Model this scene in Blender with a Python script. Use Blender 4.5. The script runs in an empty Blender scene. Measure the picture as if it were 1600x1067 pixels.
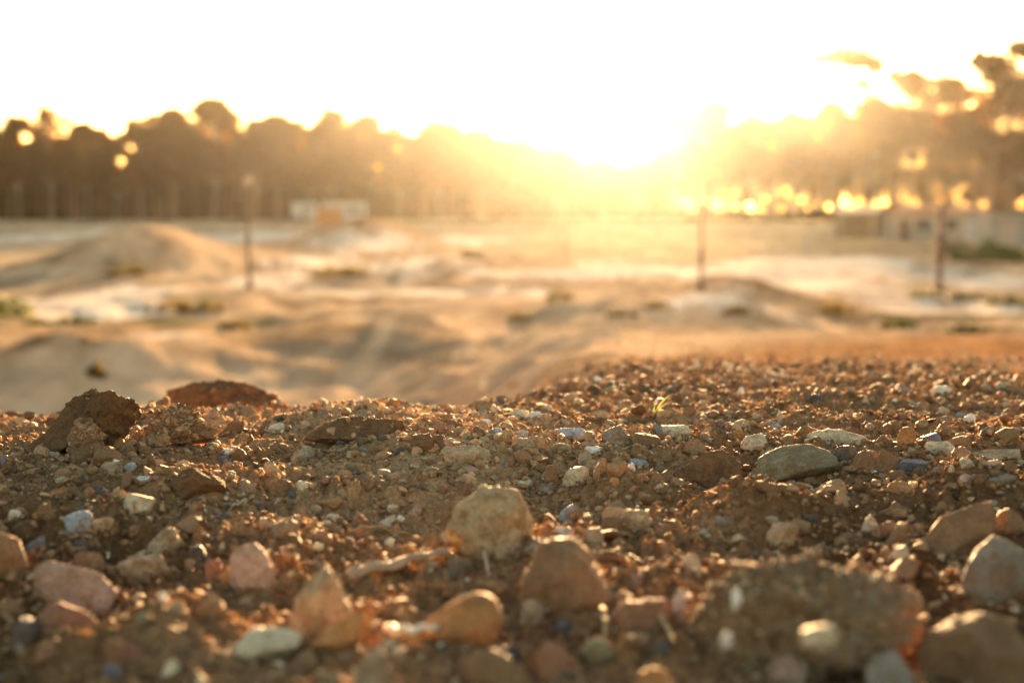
import bpy, math
import numpy as np
from mathutils import Vector

rng = np.random.default_rng(7)
SC = bpy.context.scene
COL = SC.collection
FPX = 1600 * 50 / 36.0            # focal length in photograph pixels
HORIZON = 330.0
PITCH = math.atan((533.5 - HORIZON) / FPX)
CAMZ = 2.5                        # camera height above the plain (the camera lies on a dirt mound)
SUN_AZ, SUN_EL = math.radians(4.6), math.radians(6.5)

# ------------------------------------------------------------------ noise
_perm = np.random.default_rng(1).permutation(256).astype(np.int64)
_perm = np.concatenate([_perm, _perm, _perm])
_g3 = np.random.default_rng(2).normal(size=(256, 3)); _g3 /= np.linalg.norm(_g3, axis=1)[:, None]
_ga = np.random.default_rng(3).uniform(0, 2 * np.pi, 256)
_g2 = np.stack([np.cos(_ga), np.sin(_ga)], 1)

def n2(x, y):
    xi = np.floor(x); yi = np.floor(y); fx = x - xi; fy = y - yi
    xi = xi.astype(np.int64) & 255; yi = yi.astype(np.int64) & 255
    u = fx * fx * fx * (fx * (fx * 6 - 15) + 10); v = fy * fy * fy * (fy * (fy * 6 - 15) + 10)
    def g(ix, iy, dx, dy):
        h = _perm[_perm[ix & 255] + (iy & 255)]
        return _g2[h, 0] * dx + _g2[h, 1] * dy
    a = g(xi, yi, fx, fy); b = g(xi + 1, yi, fx - 1, fy)
    c = g(xi, yi + 1, fx, fy - 1); d = g(xi + 1, yi + 1, fx - 1, fy - 1)
    return 1.5 * ((a + (b - a) * u) * (1 - v) + (c + (d - c) * u) * v)

def n3(p):
    i = np.floor(p); f = p - i; i = i.astype(np.int64) & 255
    w = f * f * f * (f * (f * 6 - 15) + 10)
    out = 0
    for dx in (0, 1):
        for dy in (0, 1):
            for dz in (0, 1):
                h = _perm[_perm[_perm[(i[:, 0] + dx) & 255] + ((i[:, 1] + dy) & 255)] + ((i[:, 2] + dz) & 255)]
                dot = (_g3[h] * (f - np.array([dx, dy, dz]))).sum(1)
                ww = (w[:, 0] if dx else 1 - w[:, 0]) * (w[:, 1] if dy else 1 - w[:, 1]) * (w[:, 2] if dz else 1 - w[:, 2])
                out = out + ww * dot
    return 1.5 * out

def fbm3(p, octv=4, gain=.5):
    a, o, t = 1., 0, 0
    for k in range(octv):
        o = o + a * n3(p + 17.3 * k); t += a; a *= gain; p = p * 2.03
    return o / t

def sstep(a, b, x):
    t = np.clip((x - a) / (b - a), 0, 1)
    return t * t * (3 - 2 * t)

# ------------------------------------------------------------------ terrain
_L = np.array([(-4, -.34), (.15, -.26), (.5, -.243), (.7, -.234), (1.02, -.228), (1.18, -.220), (1.27, -.212), (1.5, -.217), (1.62, -.226),
               (1.9, -.33), (2.6, -.75), (4, -1.5), (7, -2.1), (12, -2.25), (16, -2.33), (30, -2.5), (70, -2.5), (220, -1.55), (500, -.7)])
_R = np.array([(-4, -.34), (.15, -.26), (.5, -.243), (.7, -.234), (1.02, -.228), (1.18, -.220), (1.27, -.211), (1.5, -.219), (1.9, -.232),
               (2.8, -.298), (4.5, -.457), (8, -.785), (16, -1.47), (25, -2.2), (40, -2.5), (70, -2.5), (220, -1.55), (500, -.7)])
BUMPS = []                        # x, y, sx, sy, height, power: the track's mounds, ramps and spoil heaps

def base_plain(y):
    return np.interp(y, _L[:, 0], _L[:, 1]) + CAMZ

def H(x, y):
    x = np.asarray(x, float); y = np.asarray(y, float)
    d = np.maximum(y, .15)
    u = x / d
    zl = np.interp(y, _L[:, 0], _L[:, 1]); zr = np.interp(y, _R[:, 0], _R[:, 1])
    w = sstep(-.19, .08, u + .02 * n2(x * 2.1, y * 1.3))
    z = zl * (1 - w) + zr * w
    for bx, by, sx, sy, h, pw in BUMPS:
        q = np.abs((x - bx) / sx) ** pw + np.abs((y - by) / sy) ** 2
        z = z + h * np.exp(-q)
    near = 1 / (1 + (d / 2.2) ** 3)
    far = 1 - near
    z = z + near * (.016 * n2(x * 4.2 + 3, y * 4.2) + .012 * n2(x * 10, y * 10 + 9) + .009 * np.abs(n2(x * 24, y * 24)))
    z = z + far * (.05 * n2(x * .9, y * .9) * np.clip(d / 12, 0, 1) + .10 * n2(x * .21 + 5, y * .13) * np.clip(d / 25, 0, 2) + .012 * n2(x * 6, y * 6))
    z = z + sstep(7, 14, d) * (.10 * np.abs(n2(x * .55, y * .34)) + .05 * np.abs(n2(x * 1.3 + 4, y * .8)) + .22 * np.maximum(0, .35 - np.abs(n2(x * .16 + 2, y * .10 + 7))))
    return z + CAMZ

def DRY(x, y):
    """dry sandy earth along the top of the mound"""
    u = x / np.maximum(y, .15)
    return np.exp(-((u + .07) / .17) ** 2 - ((np.log(np.maximum(y, .2)) - .30) / .28) ** 2) * sstep(-.55, .1, n2(x * 7 + 2, y * 7))
FEET = []
def Hmicro(x, y):
    d = np.maximum(y, .15)
    m = 1 / (1 + (d / 2.4) ** 3)
    a = np.abs(n2(x * 60, y * 60)); b = np.abs(n2(x * 130 + 7, y * 130)); c = n2(x * 290, y * 290 + 3)
    lump = .55 + .9 * sstep(-.3, .5, n2(x * 6 + 31, y * 6))
    for fx, fy, fr_ in FEET:                              # earth lies even where a stone is bedded in it
        k = np.where((np.abs(x - fx) < 2.5 * fr_) & (np.abs(y - fy) < 2.5 * fr_))[0]
        if len(k): m[k] *= 1 - .9 * np.exp(-((x[k] - fx) ** 2 + (y[k] - fy + .3 * fr_) ** 2) / (1.2 * fr_) ** 2)
    return m * lump * (.0125 * (a - .25) + .0062 * (b - .25) + .0018 * c)

CP, SP = math.cos(PITCH), math.sin(PITCH)
def ray(px, py):
    a = (px - 800) / FPX; b = (533.5 - py) / FPX
    return np.array([a, CP + b * SP, -SP + b * CP])      # y forward, z up; forward depth 1

def at(px, py, y):
    """the point on the sight line of a photograph pixel at ground distance y"""
    r = ray(px, py); t = y / r[1]
    return np.array([r[0] * t, y, CAMZ + r[2] * t])

_T = np.exp(np.linspace(math.log(.3), math.log(480), 1400))
def hit(px, py, lo=.3):
    r = ray(px, py)
    ts = _T[_T > lo]
    x, y, z = r[0] * ts, r[1] * ts, CAMZ + r[2] * ts
    below = z < H(x, y)
    k = int(np.argmax(below)) if below.any() else len(ts) - 1
    t0, t1 = ts[max(k - 1, 0)], ts[k]
    for _ in range(18):
        tm = .5 * (t0 + t1)
        if CAMZ + r[2] * tm < H(r[0] * tm, r[1] * tm): t1 = tm
        else: t0 = tm
    return r[0] * t1, r[1] * t1

def plain_at(px, py):
    """where a sight line meets the plain, mounds left out"""
    r = ray(px, py)
    z = CAMZ + r[2] * _T
    k = int(np.argmax(z < base_plain(r[1] * _T)))
    return r[0] * _T[k], r[1] * _T[k]

def bump(px, py, wpx, hpx, sy, pw=2.0, sharp=1.0):
    x, y = plain_at(px, py)
    s = y / FPX
    BUMPS.append((x, y + sy * .9, wpx * s * .5 / 1.15, sy, hpx * s, pw))

bump(60, 636, 460, 66, 2.2, 3)          # cut bank at the left
bump(430, 604, 640, 44, 4.2, 2)         # ramp of the track
bump(640, 585, 160, 26, 2.0)
bump(170, 432, 250, 50, 7, 2)           # spoil heap
bump(90, 436, 330, 24, 8, 2)
bump(330, 420, 260, 18, 8, 2)
bump(560, 392, 190, 42, 9, 2)           # brown heap below the cabins
bump(480, 398, 180, 18, 9, 2)
bump(640, 440, 200, 26, 6, 2.5)
bump(760, 424, 160, 18, 6, 2)
bump(1000, 556, 520, 48, 3.6, 3)        # pale jump in the middle
bump(1180, 556, 260, 30, 2.5, 2)
bump(1255, 502, 220, 34, 4, 2.2)
bump(1150, 486, 150, 34, 4, 2.2)
bump(1330, 430, 420, 16, 6, 3)
bump(740, 520, 300, 18, 4, 2)
bump(300, 500, 140, 16, 3, 2)
bump(920, 440, 260, 12, 4, 3)

def hummock(px, d, wpx, hpx, sy):
    BUMPS.append(((px - 800) / FPX * d, d, wpx * d / FPX * .45, sy, hpx * d / FPX, 2.0))
for a in [(262, 1.46, 150, 12, .06), (70, 1.48, 150, 4, .07), (560, 1.48, 190, 8, .07), (425, 1.42, 120, 4, .05), (760, 1.42, 160, 14, .06), (300, 1.10, 130, 30, .05),
          (120, .98, 150, 22, .05), (420, .88, 130, 26, .04), (620, 1.15, 220, 22, .07), (990, 1.12, 190, 30, .06), (1180, 1.05, 170, 26, .05), (1540, 1.10, 190, 40, .06),
          (1400, 1.22, 120, 10, .04), (900, .84, 170, 26, .05), (240, .80, 150, 24, .04), (1060, .80, 110, 24, .04), (680, .72, 150, 20, .04), (1330, 1.5, 260, 10, .08)]:
    hummock(*a)
hummock(-20, 1.5, 150, -34, .22)
hummock(345, 1.5, 230, -15, .10)

# ------------------------------------------------------------------ mesh helpers
def mesh_np(name, V, F, mat, parent=None, smooth=True, col=None):
    """one mesh object from numpy arrays; F is (n,3), (n,4) or a list of such arrays"""
    Fs = F if isinstance(F, list) else [F]
    me = bpy.data.meshes.new(name)
    V = np.asarray(V, np.float32)
    nl = sum(f.size for f in Fs); nf = sum(len(f) for f in Fs)
    me.vertices.add(len(V)); me.vertices.foreach_set('co', V.ravel())
    me.loops.add(nl); me.loops.foreach_set('vertex_index', np.concatenate([f.ravel() for f in Fs]).astype(np.int32))
    tot = np.concatenate([np.full(len(f), f.shape[1]) for f in Fs]).astype(np.int32)
    st = np.concatenate([[0], np.cumsum(tot)[:-1]]).astype(np.int32)
    me.polygons.add(nf); me.polygons.foreach_set('loop_start', st); me.polygons.foreach_set('loop_total', tot)
    me.polygons.foreach_set('use_smooth', np.full(nf, smooth))
    if col is not None:
        at_ = me.attributes.new('tint', 'FLOAT_COLOR', 'POINT')
        c4 = np.ones((len(V), 4), np.float32); c4[:, :3] = col
        at_.data.foreach_set('color', c4.ravel())
    me.update(calc_edges=True); me.validate()
    if mat is not None: me.materials.append(mat)
    o = bpy.data.objects.new(name, me); COL.objects.link(o)
    if parent is not None: o.parent = parent
    return o

def tag(o, label=None, cat=None, group=None, kind=None):
    if label: o['label'] = label
    if cat: o['category'] = cat
    if group: o['group'] = group
    if kind: o['kind'] = kind
    return o

def empty(name, loc, rz=0):
    o = bpy.data.objects.new(name, None); o.location = loc; o.rotation_euler = (0, 0, rz)
    o.empty_display_size = .1; COL.objects.link(o); return o

class MB:
    """collects boxes, tubes and quads for one mesh"""
    def __init__(s): s.V = []; s.F4 = []; s.n = 0
    def add(s, V, F):
        s.V.append(np.asarray(V, float)); s.F4.append(np.asarray(F) + s.n); s.n += len(V); return s
    def box(s, c, size, bev=0.0):
        c = np.array(c, float); h = np.array(size, float) / 2
        b = bev if bev else min(h) * .06
        # box with chamfered vertical and horizontal edges: 3 nested shells
        pts = []
        for z, k in ((-h[2], b), (-h[2] + b, 0), (h[2] - b, 0), (h[2], b)):
            for sx, sy, ax in ((-1, -1, 0), (1, -1, 1), (1, 1, 0), (-1, 1, 1)):
                X = h[0] - k; Y = h[1] - k
                p1 = (sx * (X - (b if ax == 1 else 0)), sy * (Y - (0 if ax == 1 else b)), z)
                p2 = (sx * (X - (b if ax == 0 else 0)), sy * (Y - (0 if ax == 0 else b)), z)
                pts += [p1, p2]
        V = np.array(pts) + c
        F = []
        for r in range(3):
            for q in range(8):
                F.append((r * 8 + q, r * 8 + (q + 1) % 8, r * 8 + 8 + (q + 1) % 8, r * 8 + 8 + q))
        for r in (0, 24):
            F += [(r, r + 1, r + 2, r + 3), (r, r + 3, r + 4, r + 7), (r + 4, r + 5, r + 6, r + 7)]
        return s.add(V, F)
    def tube(s, P, R, n=8, cap=True):
        P = np.array(P, float); R = np.broadcast_to(np.array(R, float), (len(P),))
        T = np.gradient(P, axis=0); T /= np.linalg.norm(T, axis=1)[:, None]
        ref = np.array([.31, .95, .02]) if abs(T[0][1]) < .8 else np.array([1., .1, 0])
        V = []
        for p, t, r in zip(P, T, R):
            a = np.cross(t, ref); a /= np.linalg.norm(a); b = np.cross(t, a)
            for k in range(n):
                an = 2 * math.pi * k / n
                V.append(p + r * (a * math.cos(an) + b * math.sin(an)))
        F = [(i * n + k, i * n + (k + 1) % n, (i + 1) * n + (k + 1) % n, (i + 1) * n + k) for i in range(len(P) - 1) for k in range(n)]
        if cap:
            m = len(P) * n; V += [P[0], P[-1]]
            for k in range(0, n, 2):
                F.append((m, (k + 2) % n, k + 1, k)); b0 = (len(P) - 1) * n
                F.append((m + 1, b0 + k, b0 + k + 1, b0 + (k + 2) % n))
        return s.add(V, F)
    def build(s, name, mat, parent=None, smooth=False):
        return mesh_np(name, np.concatenate(s.V), np.concatenate(s.F4), mat, parent, smooth)

# ------------------------------------------------------------------ materials
def new_mat(name):
    m = bpy.data.materials.new(name); m.use_nodes = True
    nt = m.node_tree; b = nt.nodes['Principled BSDF']
    return m, nt, b

def nd(nt, t, **kw):
    n = nt.nodes.new(t)
    for k, v in kw.items():
        if k in n.inputs: n.inputs[k].default_value = v
        else: setattr(n, k, v)
    return n

def ramp(nt, fac, stops):
    r = nt.nodes.new('ShaderNodeValToRGB'); e = r.color_ramp.elements
    while len(e) < len(stops): e.new(.5)
    for q, (p, c) in zip(e, stops): q.position = p; q.color = (*c, 1)
    nt.links.new(fac, r.inputs['Fac']); return r

def mixc(nt, fac, a, b, blend='MIX'):
    m = nt.nodes.new('ShaderNodeMix'); m.data_type = 'RGBA'; m.blend_type = blend
    for s, v in ((m.inputs[0], fac), (m.inputs[6], a), (m.inputs[7], b)):
        if hasattr(v, 'is_output'): nt.links.new(v, s)
        else: s.default_value = v if not isinstance(v, tuple) or len(v) == 4 else (*v, 1)
    return m.outputs[2]

def stone_mat(name, c1, c2, soil=.35, scale=1.0, rough=.8, bump=.85, vein=None, spec=.2):
    m, nt, b = new_mat(name)
    tc = nd(nt, 'ShaderNodeTexCoord'); oi = nd(nt, 'ShaderNodeObjectInfo')
    off = nd(nt, 'ShaderNodeVectorMath', operation='SCALE'); nt.links.new(oi.outputs['Location'], off.inputs[0]); off.inputs['Scale'].default_value = 7.
    pos = nd(nt, 'ShaderNodeVectorMath', operation='ADD'); nt.links.new(tc.outputs['Object'], pos.inputs[0]); nt.links.new(off.outputs[0], pos.inputs[1])
    P = pos.outputs[0]
    def noise(sc, det=5, rg=.6):
        n = nd(nt, 'ShaderNodeTexNoise', Scale=sc * scale, Detail=det, Roughness=rg); nt.links.new(P, n.inputs['Vector']); return n
    big = noise(60, 6, .65); fine = noise(420, 4, .7); dirt = noise(95, 7, .7)
    base = ramp(nt, big.outputs['Fac'], [(.32, c1), (.68, c2)]).outputs[0]
    sp = ramp(nt, fine.outputs['Fac'], [(.3, (.5, .5, .5)), (.5, (1, 1, 1)), (.72, (1.35, 1.3, 1.2))]).outputs[0]
    base = mixc(nt, 1.0, base, sp, 'MULTIPLY')
    if vein:
        v = nd(nt, 'ShaderNodeTexWave', Scale=70 * scale, Distortion=6., Detail=3.); nt.links.new(P, v.inputs['Vector'])
        vr = ramp(nt, v.outputs['Fac'], [(.80, (0, 0, 0)), (.95, (1, 1, 1))])
        base = mixc(nt, vr.outputs[0], base, vein)
    dr = ramp(nt, dirt.outputs['Fac'], [(.60 - .38 * soil, (0, 0, 0)), (.74 - .25 * soil, (1, 1, 1))])
    base = mixc(nt, dr.outputs[0], base, (.22, .115, .05))
    hv = nd(nt, 'ShaderNodeHueSaturation'); nt.links.new(base, hv.inputs['Color'])
    mr = nd(nt, 'ShaderNodeMapRange'); mr.inputs['To Min'].default_value = .82; mr.inputs['To Max'].default_value = 1.2
    nt.links.new(oi.outputs['Random'], mr.inputs['Value']); nt.links.new(mr.outputs[0], hv.inputs['Value'])
    nt.links.new(hv.outputs[0], b.inputs['Base Color'])
    b.inputs['Roughness'].default_value = rough
    b.inputs['Specular IOR Level'].default_value = spec
    ad = nd(nt, 'ShaderNodeMath', operation='ADD'); nt.links.new(fine.outputs['Fac'], ad.inputs[0]); nt.links.new(dirt.outputs['Fac'], ad.inputs[1])
    bp = nd(nt, 'ShaderNodeBump', Strength=bump, Distance=.003); nt.links.new(ad.outputs[0], bp.inputs['Height'])
    nt.links.new(bp.outputs[0], b.inputs['Normal'])
    return m

MS = {
    'tan': stone_mat('tan_stone', (.30, .20, .115), (.46, .34, .21), .38),
    'cream': stone_mat('cream_stone', (.42, .33, .21), (.58, .48, .33), .25),
    'sandy': stone_mat('sandy_stone', (.33, .235, .125), (.50, .38, .22), .34, 1.2),
    'white': stone_mat('white_stone', (.56, .50, .42), (.76, .71, .62), .18, rough=.7),
    'brown': stone_mat('brown_stone', (.16, .085, .042), (.28, .16, .085), .40),
    'red': stone_mat('reddish_stone', (.22, .095, .052), (.33, .16, .10), .35),
    'pink': stone_mat('pinkish_stone', (.34, .20, .14), (.45, .30, .22), .35),
    'orange': stone_mat('orange_stone', (.36, .15, .045), (.48, .23, .09), .22),
    'dark': stone_mat('dark_stone', (.06, .052, .048), (.12, .10, .088), .34, rough=.6),
    'blue': stone_mat('bluish_stone', (.085, .095, .12), (.17, .18, .205), .26, rough=.6),
    'paleblue': stone_mat('pale_bluish_stone', (.26, .28, .30), (.42, .43, .43), .22, rough=.7),
    'grey': stone_mat('grey_stone', (.17, .145, .115), (.29, .25, .20), .36, rough=.7),
    'olive': stone_mat('olive_stone', (.16, .135, .075), (.29, .25, .15), .38),
    'clod': stone_mat('earth_clod', (.10, .060, .033), (.175, .108, .06), .45, 1.3, .95, 1.0, spec=.1),
    'gritclod': stone_mat('gritty_clod', (.20, .132, .08), (.34, .24, .155), .42, 1.6, .95, 1.0, spec=.1),
}
CW = {'paleblue': 'pale blue-grey', 'blue': 'dark blue-grey', 'dark': 'blackish', 'pink': 'pinkish', 'red': 'reddish', 'olive': 'olive',
      'clod': 'brown', 'gritclod': 'grey-brown', 'sandy': 'sandy'}

def soil_mat():
    m, nt, b = new_mat('soil')
    g = nd(nt, 'ShaderNodeNewGeometry'); at_ = nd(nt, 'ShaderNodeAttribute'); at_.attribute_name = 'tint'
    P = g.outputs['Position']
    n1 = nd(nt, 'ShaderNodeTexNoise', Scale=330., Detail=5., Roughness=.75); nt.links.new(P, n1.inputs['Vector'])
    n_ = nd(nt, 'ShaderNodeTexNoise', Scale=26., Detail=6., Roughness=.7); nt.links.new(P, n_.inputs['Vector'])
    n3_ = nd(nt, 'ShaderNodeTexNoise', Scale=1.1, Detail=8., Roughness=.72); nt.links.new(P, n3_.inputs['Vector'])
    r1 = ramp(nt, n1.outputs['Fac'], [(.30, (.50, .48, .46)), (.5, (1, 1, 1)), (.74, (1.7, 1.65, 1.55))]).outputs[0]
    r2 = ramp(nt, n_.outputs['Fac'], [(.32, (.68, .62, .56)), (.66, (1.25, 1.28, 1.3))]).outputs[0]
    r3 = ramp(nt, n3_.outputs['Fac'], [(.32, (.74, .70, .66)), (.68, (1.2, 1.2, 1.2))]).outputs[0]
    c = mixc(nt, 1., at_.outputs['Color'], r1, 'MULTIPLY'); c = mixc(nt, 1., c, r2, 'MULTIPLY'); c = mixc(nt, 1., c, r3, 'MULTIPLY')
    nt.links.new(c, b.inputs['Base Color'])
    b.inputs['Roughness'].default_value = 1.; b.inputs['Specular IOR Level'].default_value = 0.; b.inputs['Diffuse Roughness'].default_value = .6
    ad = nd(nt, 'ShaderNodeMath', operation='ADD'); nt.links.new(n1.outputs['Fac'], ad.inputs[0]); nt.links.new(n_.outputs['Fac'], ad.inputs[1])
    bp = nd(nt, 'ShaderNodeBump', Strength=.8, Distance=.003); nt.links.new(ad.outputs[0], bp.inputs['Height'])
    nt.links.new(bp.outputs[0], b.inputs['Normal'])
    return m

def grit_mat():
    m, nt, b = new_mat('gravel_grit')
    at_ = nd(nt, 'ShaderNodeAttribute'); at_.attribute_name = 'tint'
    g = nd(nt, 'ShaderNodeNewGeometry')
    n1 = nd(nt, 'ShaderNodeTexNoise', Scale=500., Detail=4., Roughness=.7); nt.links.new(g.outputs['Position'], n1.inputs['Vector'])
    r1 = ramp(nt, n1.outputs['Fac'], [(.3, (.6, .58, .55)), (.7, (1.3, 1.3, 1.25))]).outputs[0]
    nt.links.new(mixc(nt, 1., at_.outputs['Color'], r1, 'MULTIPLY'), b.inputs['Base Color'])
    b.inputs['Roughness'].default_value = .9; b.inputs['Specular IOR Level'].default_value = .08
    bp = nd(nt, 'ShaderNodeBump', Strength=.6, Distance=.0015); nt.links.new(n1.outputs['Fac'], bp.inputs['Height'])
    nt.links.new(bp.outputs[0], b.inputs['Normal'])
    return m

def plain_mat(name, c, c2=None, sc=3., rough=.8, metal=0., spec=.3):
    m, nt, b = new_mat(name)
    c2 = c2 or tuple(.75 * v for v in c)
    g = nd(nt, 'ShaderNodeTexCoord')
    n1 = nd(nt, 'ShaderNodeTexNoise', Scale=sc, Detail=6., Roughness=.7); nt.links.new(g.outputs['Object'], n1.inputs['Vector'])
    nt.links.new(ramp(nt, n1.outputs['Fac'], [(.35, c2), (.65, c)]).outputs[0], b.inputs['Base Color'])
    b.inputs['Roughness'].default_value = rough; b.inputs['Metallic'].default_value = metal; b.inputs['Specular IOR Level'].default_value = spec
    return m

def leaf_mat(name, c, ct, mix=.45):
    m, nt, b = new_mat(name); nt.nodes.remove(b); out = nt.nodes['Material Output']
    g = nd(nt, 'ShaderNodeNewGeometry')
    hv = nd(nt, 'ShaderNodeMapRange'); hv.inputs['To Min'].default_value = .6; hv.inputs['To Max'].default_value = 1.4
    nt.links.new(g.outputs['Random Per Island'], hv.inputs['Value'])
    def cl(col):
        h = nd(nt, 'ShaderNodeHueSaturation', Color=(*col, 1)); nt.links.new(hv.outputs[0], h.inputs['Value']); return h.outputs[0]
    d = nd(nt, 'ShaderNodeBsdfDiffuse'); t = nd(nt, 'ShaderNodeBsdfTranslucent'); mx = nd(nt, 'ShaderNodeMixShader', Fac=mix)
    nt.links.new(cl(c), d.inputs['Color']); nt.links.new(cl(ct), t.inputs['Color'])
    nt.links.new(d.outputs[0], mx.inputs[1]); nt.links.new(t.outputs[0], mx.inputs[2]); nt.links.new(mx.outputs[0], out.inputs['Surface'])
    return m

M_SOIL, M_GRIT = soil_mat(), grit_mat()
M_LEAF = leaf_mat('gum_leaves', (.028, .013, .005), (.135, .045, .008), .45)
M_LEAF2 = leaf_mat('dark_leaves', (.018, .009, .004), (.065, .024, .005), .4)
M_SHRUB = leaf_mat('shrub_leaves', (.085, .070, .032), (.10, .075, .025), .35)
M_SHRUBG = leaf_mat('green_shrub_leaves', (.045, .055, .026), (.06, .065, .02), .35)
M_HEDGE = leaf_mat('hedge_leaves', (.018, .034, .012), (.03, .05, .012), .3)
M_BLADE = leaf_mat('grass_blade', (.08, .085, .03), (.075, .075, .025), .45)
M_BARKP = plain_mat('pale_bark', (.19, .105, .058), (.11, .06, .034), 1.5)
M_BARK = plain_mat('brown_bark', (.16, .11, .075), (.08, .055, .04), 2.)
M_RUST = plain_mat('rusty_post', (.06, .032, .02), (.035, .02, .014), 8., .9, 0., .1)
M_WHITE = plain_mat('white_paint', (.46, .42, .38), (.36, .32, .28), 1.2, .6)
M_CREAM = plain_mat('cream_wall', (.30, .25, .21), (.22, .18, .145), 1.2, .8)
M_ORANGE = plain_mat('orange_paint', (.42, .16, .03), (.32, .12, .03), 1.5, .6)
M_DARKW = plain_mat('dark_boards', (.075, .042, .026), (.05, .03, .02), 3.)
M_GREYM = plain_mat('grey_sheeting', (.20, .21, .21), (.13, .14, .14), 1.5, .6)
M_TILE = plain_mat('terracotta_roof', (.38, .15, .07), (.27, .11, .06), 4.)
M_GLASS = plain_mat('dark_window', (.03, .032, .035), (.02, .02, .02), 2., .15, 0., .6)
M_TYRE = plain_mat('tyre_rubber', (.03, .03, .03), (.02, .02, .02), 4.)
M_METAL = plain_mat('galvanised_metal', (.55, .55, .54), (.42, .42, .42), 9., .3, .9)
M_STRAW = plain_mat('dry_straw', (.36, .25, .13), (.26, .17, .08), 60., .9, 0., .1)
M_WOOD = plain_mat('bleached_wood', (.66, .58, .46), (.48, .40, .30), 60., .8)
M_ROOT = plain_mat('dry_root', (.42, .30, .19), (.26, .17, .10), 60., .8)

# ------------------------------------------------------------------ ground sheet
def terrain():
    rows = np.concatenate([np.linspace(-3.5, .2, 14)[:-1], np.exp(np.arange(math.log(.2), math.log(3.2), .0056)),
                           np.exp(np.arange(math.log(3.2), math.log(500), .0135)), [500.]])
    uc = np.linspace(-.54, .54, 800)
    side = .54 + .8 * (np.linspace(0, 1, 46)[1:] ** 1.6)
    us = np.concatenate([-side[::-1], uc, side])
    D, U = np.meshgrid(rows, us, indexing='ij')
    X = U * (np.maximum(D, 0) + np.where(D < 3, .25, .25)); Y = D
    x, y = X.ravel(), Y.ravel()
    z = H(x, y) + Hmicro(x, y)
    # surface colours: brown stony earth on the mound, sandy plain, pale clay tracks
    n = len(x)
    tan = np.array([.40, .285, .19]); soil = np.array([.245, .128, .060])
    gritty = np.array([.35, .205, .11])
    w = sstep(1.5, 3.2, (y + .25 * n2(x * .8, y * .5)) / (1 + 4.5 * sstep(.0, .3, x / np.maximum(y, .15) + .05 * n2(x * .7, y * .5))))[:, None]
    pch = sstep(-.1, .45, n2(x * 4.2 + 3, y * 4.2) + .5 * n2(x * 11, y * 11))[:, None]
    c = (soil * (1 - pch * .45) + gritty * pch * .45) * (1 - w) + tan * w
    dry = DRY(x, y)[:, None] * (1 - w)
    c = c * (1 - .75 * dry) + np.array([.46, .31, .175]) * .75 * dry
    corner_shade = (sstep(.12, .34, np.abs(x / np.maximum(y, .15) + .03) + .10 * n2(x * 5 + 9, y * 5)) * sstep(1.35, .9, y))[:, None]  # shade of the near left and right corners, painted into the earth colour
    c = c * (1 - .6 * corner_shade)
    def patch(cx, cy, rx, ry, colr, k=1.0):
        nonlocal c
        x0, y0 = plain_at(cx, cy + ry); _, y1 = plain_at(cx, cy - ry)
        xm, ym = plain_at(cx, cy); ym = .5 * (y0 + y1)
        sx = rx * plain_at(cx, cy)[1] / FPX
        q = np.hypot((x - xm * ym / plain_at(cx, cy)[1]) / sx, (y - ym) / (.5 * (y1 - y0)))
        q = q + .40 * n2(x * 2.2 / sx + cx, y * 5 / (y1 - y0)) + .30 * n2(x * 7 / sx, y * 13 / (y1 - y0) + cy) + .22 * n2(x * 19 / sx, y * 31 / (y1 - y0))
        m = (sstep(1.15, .7, q) * k)[:, None]
        c = c * (1 - m) + np.array(colr) * m
    pale = (.60, .50, .42); brown = (.24, .155, .09); rust = (.34, .225, .13); dark = (.13, .10, .065); green = (.15, .13, .045)
    for a in [(30, 425, 170, 14), (140, 522, 230, 16), (480, 388, 110, 10), (560, 366, 70, 12), (1110, 472, 70, 8), (1250, 490, 110, 16), (300, 405, 120, 12),
              (880, 446, 130, 4), (520, 474, 140, 4), (420, 404, 70, 6)]:
        patch(*a, brown, .8)
    for a in [(330, 560, 360, 34), (60, 595, 200, 40), (1420, 400, 160, 16), (1330, 380, 130, 12)]:
        patch(*a, rust, .75)
    for a in [(1480, 466, 150, 6), (1520, 520, 160, 12), (1420, 515, 90, 8), (20, 470, 60, 16)]:
        patch(*a, dark, .8)
    for a in [(1540, 398, 90, 12), (540, 428, 70, 9), (110, 504, 110, 7), (330, 512, 130, 5), (290, 484, 70, 9)]:
        patch(*a, green, .7)
    for a in [(40, 378, 80, 15), (320, 378, 110, 14), (150, 470, 130, 20), (200, 490, 100, 12), (430, 442, 70, 11), (500, 416, 70, 11), (580, 393, 80, 9),
              (650, 425, 80, 20), (720, 378, 90, 8), (860, 434, 200, 5), (640, 460, 210, 5), (800, 462, 120, 8), (1010, 425, 110, 14), (1170, 442, 120, 26), (1330, 452, 70, 12),
              (1400, 478, 70, 8), (1470, 492, 90, 7), (1560, 502, 80, 7), (1275, 446, 80, 12), (1365, 464, 70, 10), (1430, 484, 70, 9), (1220, 436, 90, 14), (1500, 442, 150, 14), (1350, 428, 160, 9), (1040, 496, 130, 12), (1170, 545, 130, 9), (480, 372, 60, 6), (300, 540, 200, 6)]:
        patch(*a, pale, .95)
    for a in [(566, 384, 120, 7), (500, 388, 90, 5), (1260, 486, 90, 9)]:
        patch(*a, (.20, .11, .05), .9)
    for a in [(170, 402, 120, 14)]:
        patch(*a, (.46, .36, .23), .8)
    for a in [(60, 600, 130, 16), (150, 585, 60, 10)]:
        patch(*a, (.17, .10, .055), .85)
    # wheel ruts and broken ground of the track
    rut = n2(x * 1.1 + .6 * n2(x * .2, y * .1) * 3, y * .12 + 3)
    c = c * (1 - w * (.42 * sstep(.18, .34, np.abs(rut)) * sstep(-.2, .3, n2(x * .17 + 8, y * .1)))[:, None])
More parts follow.
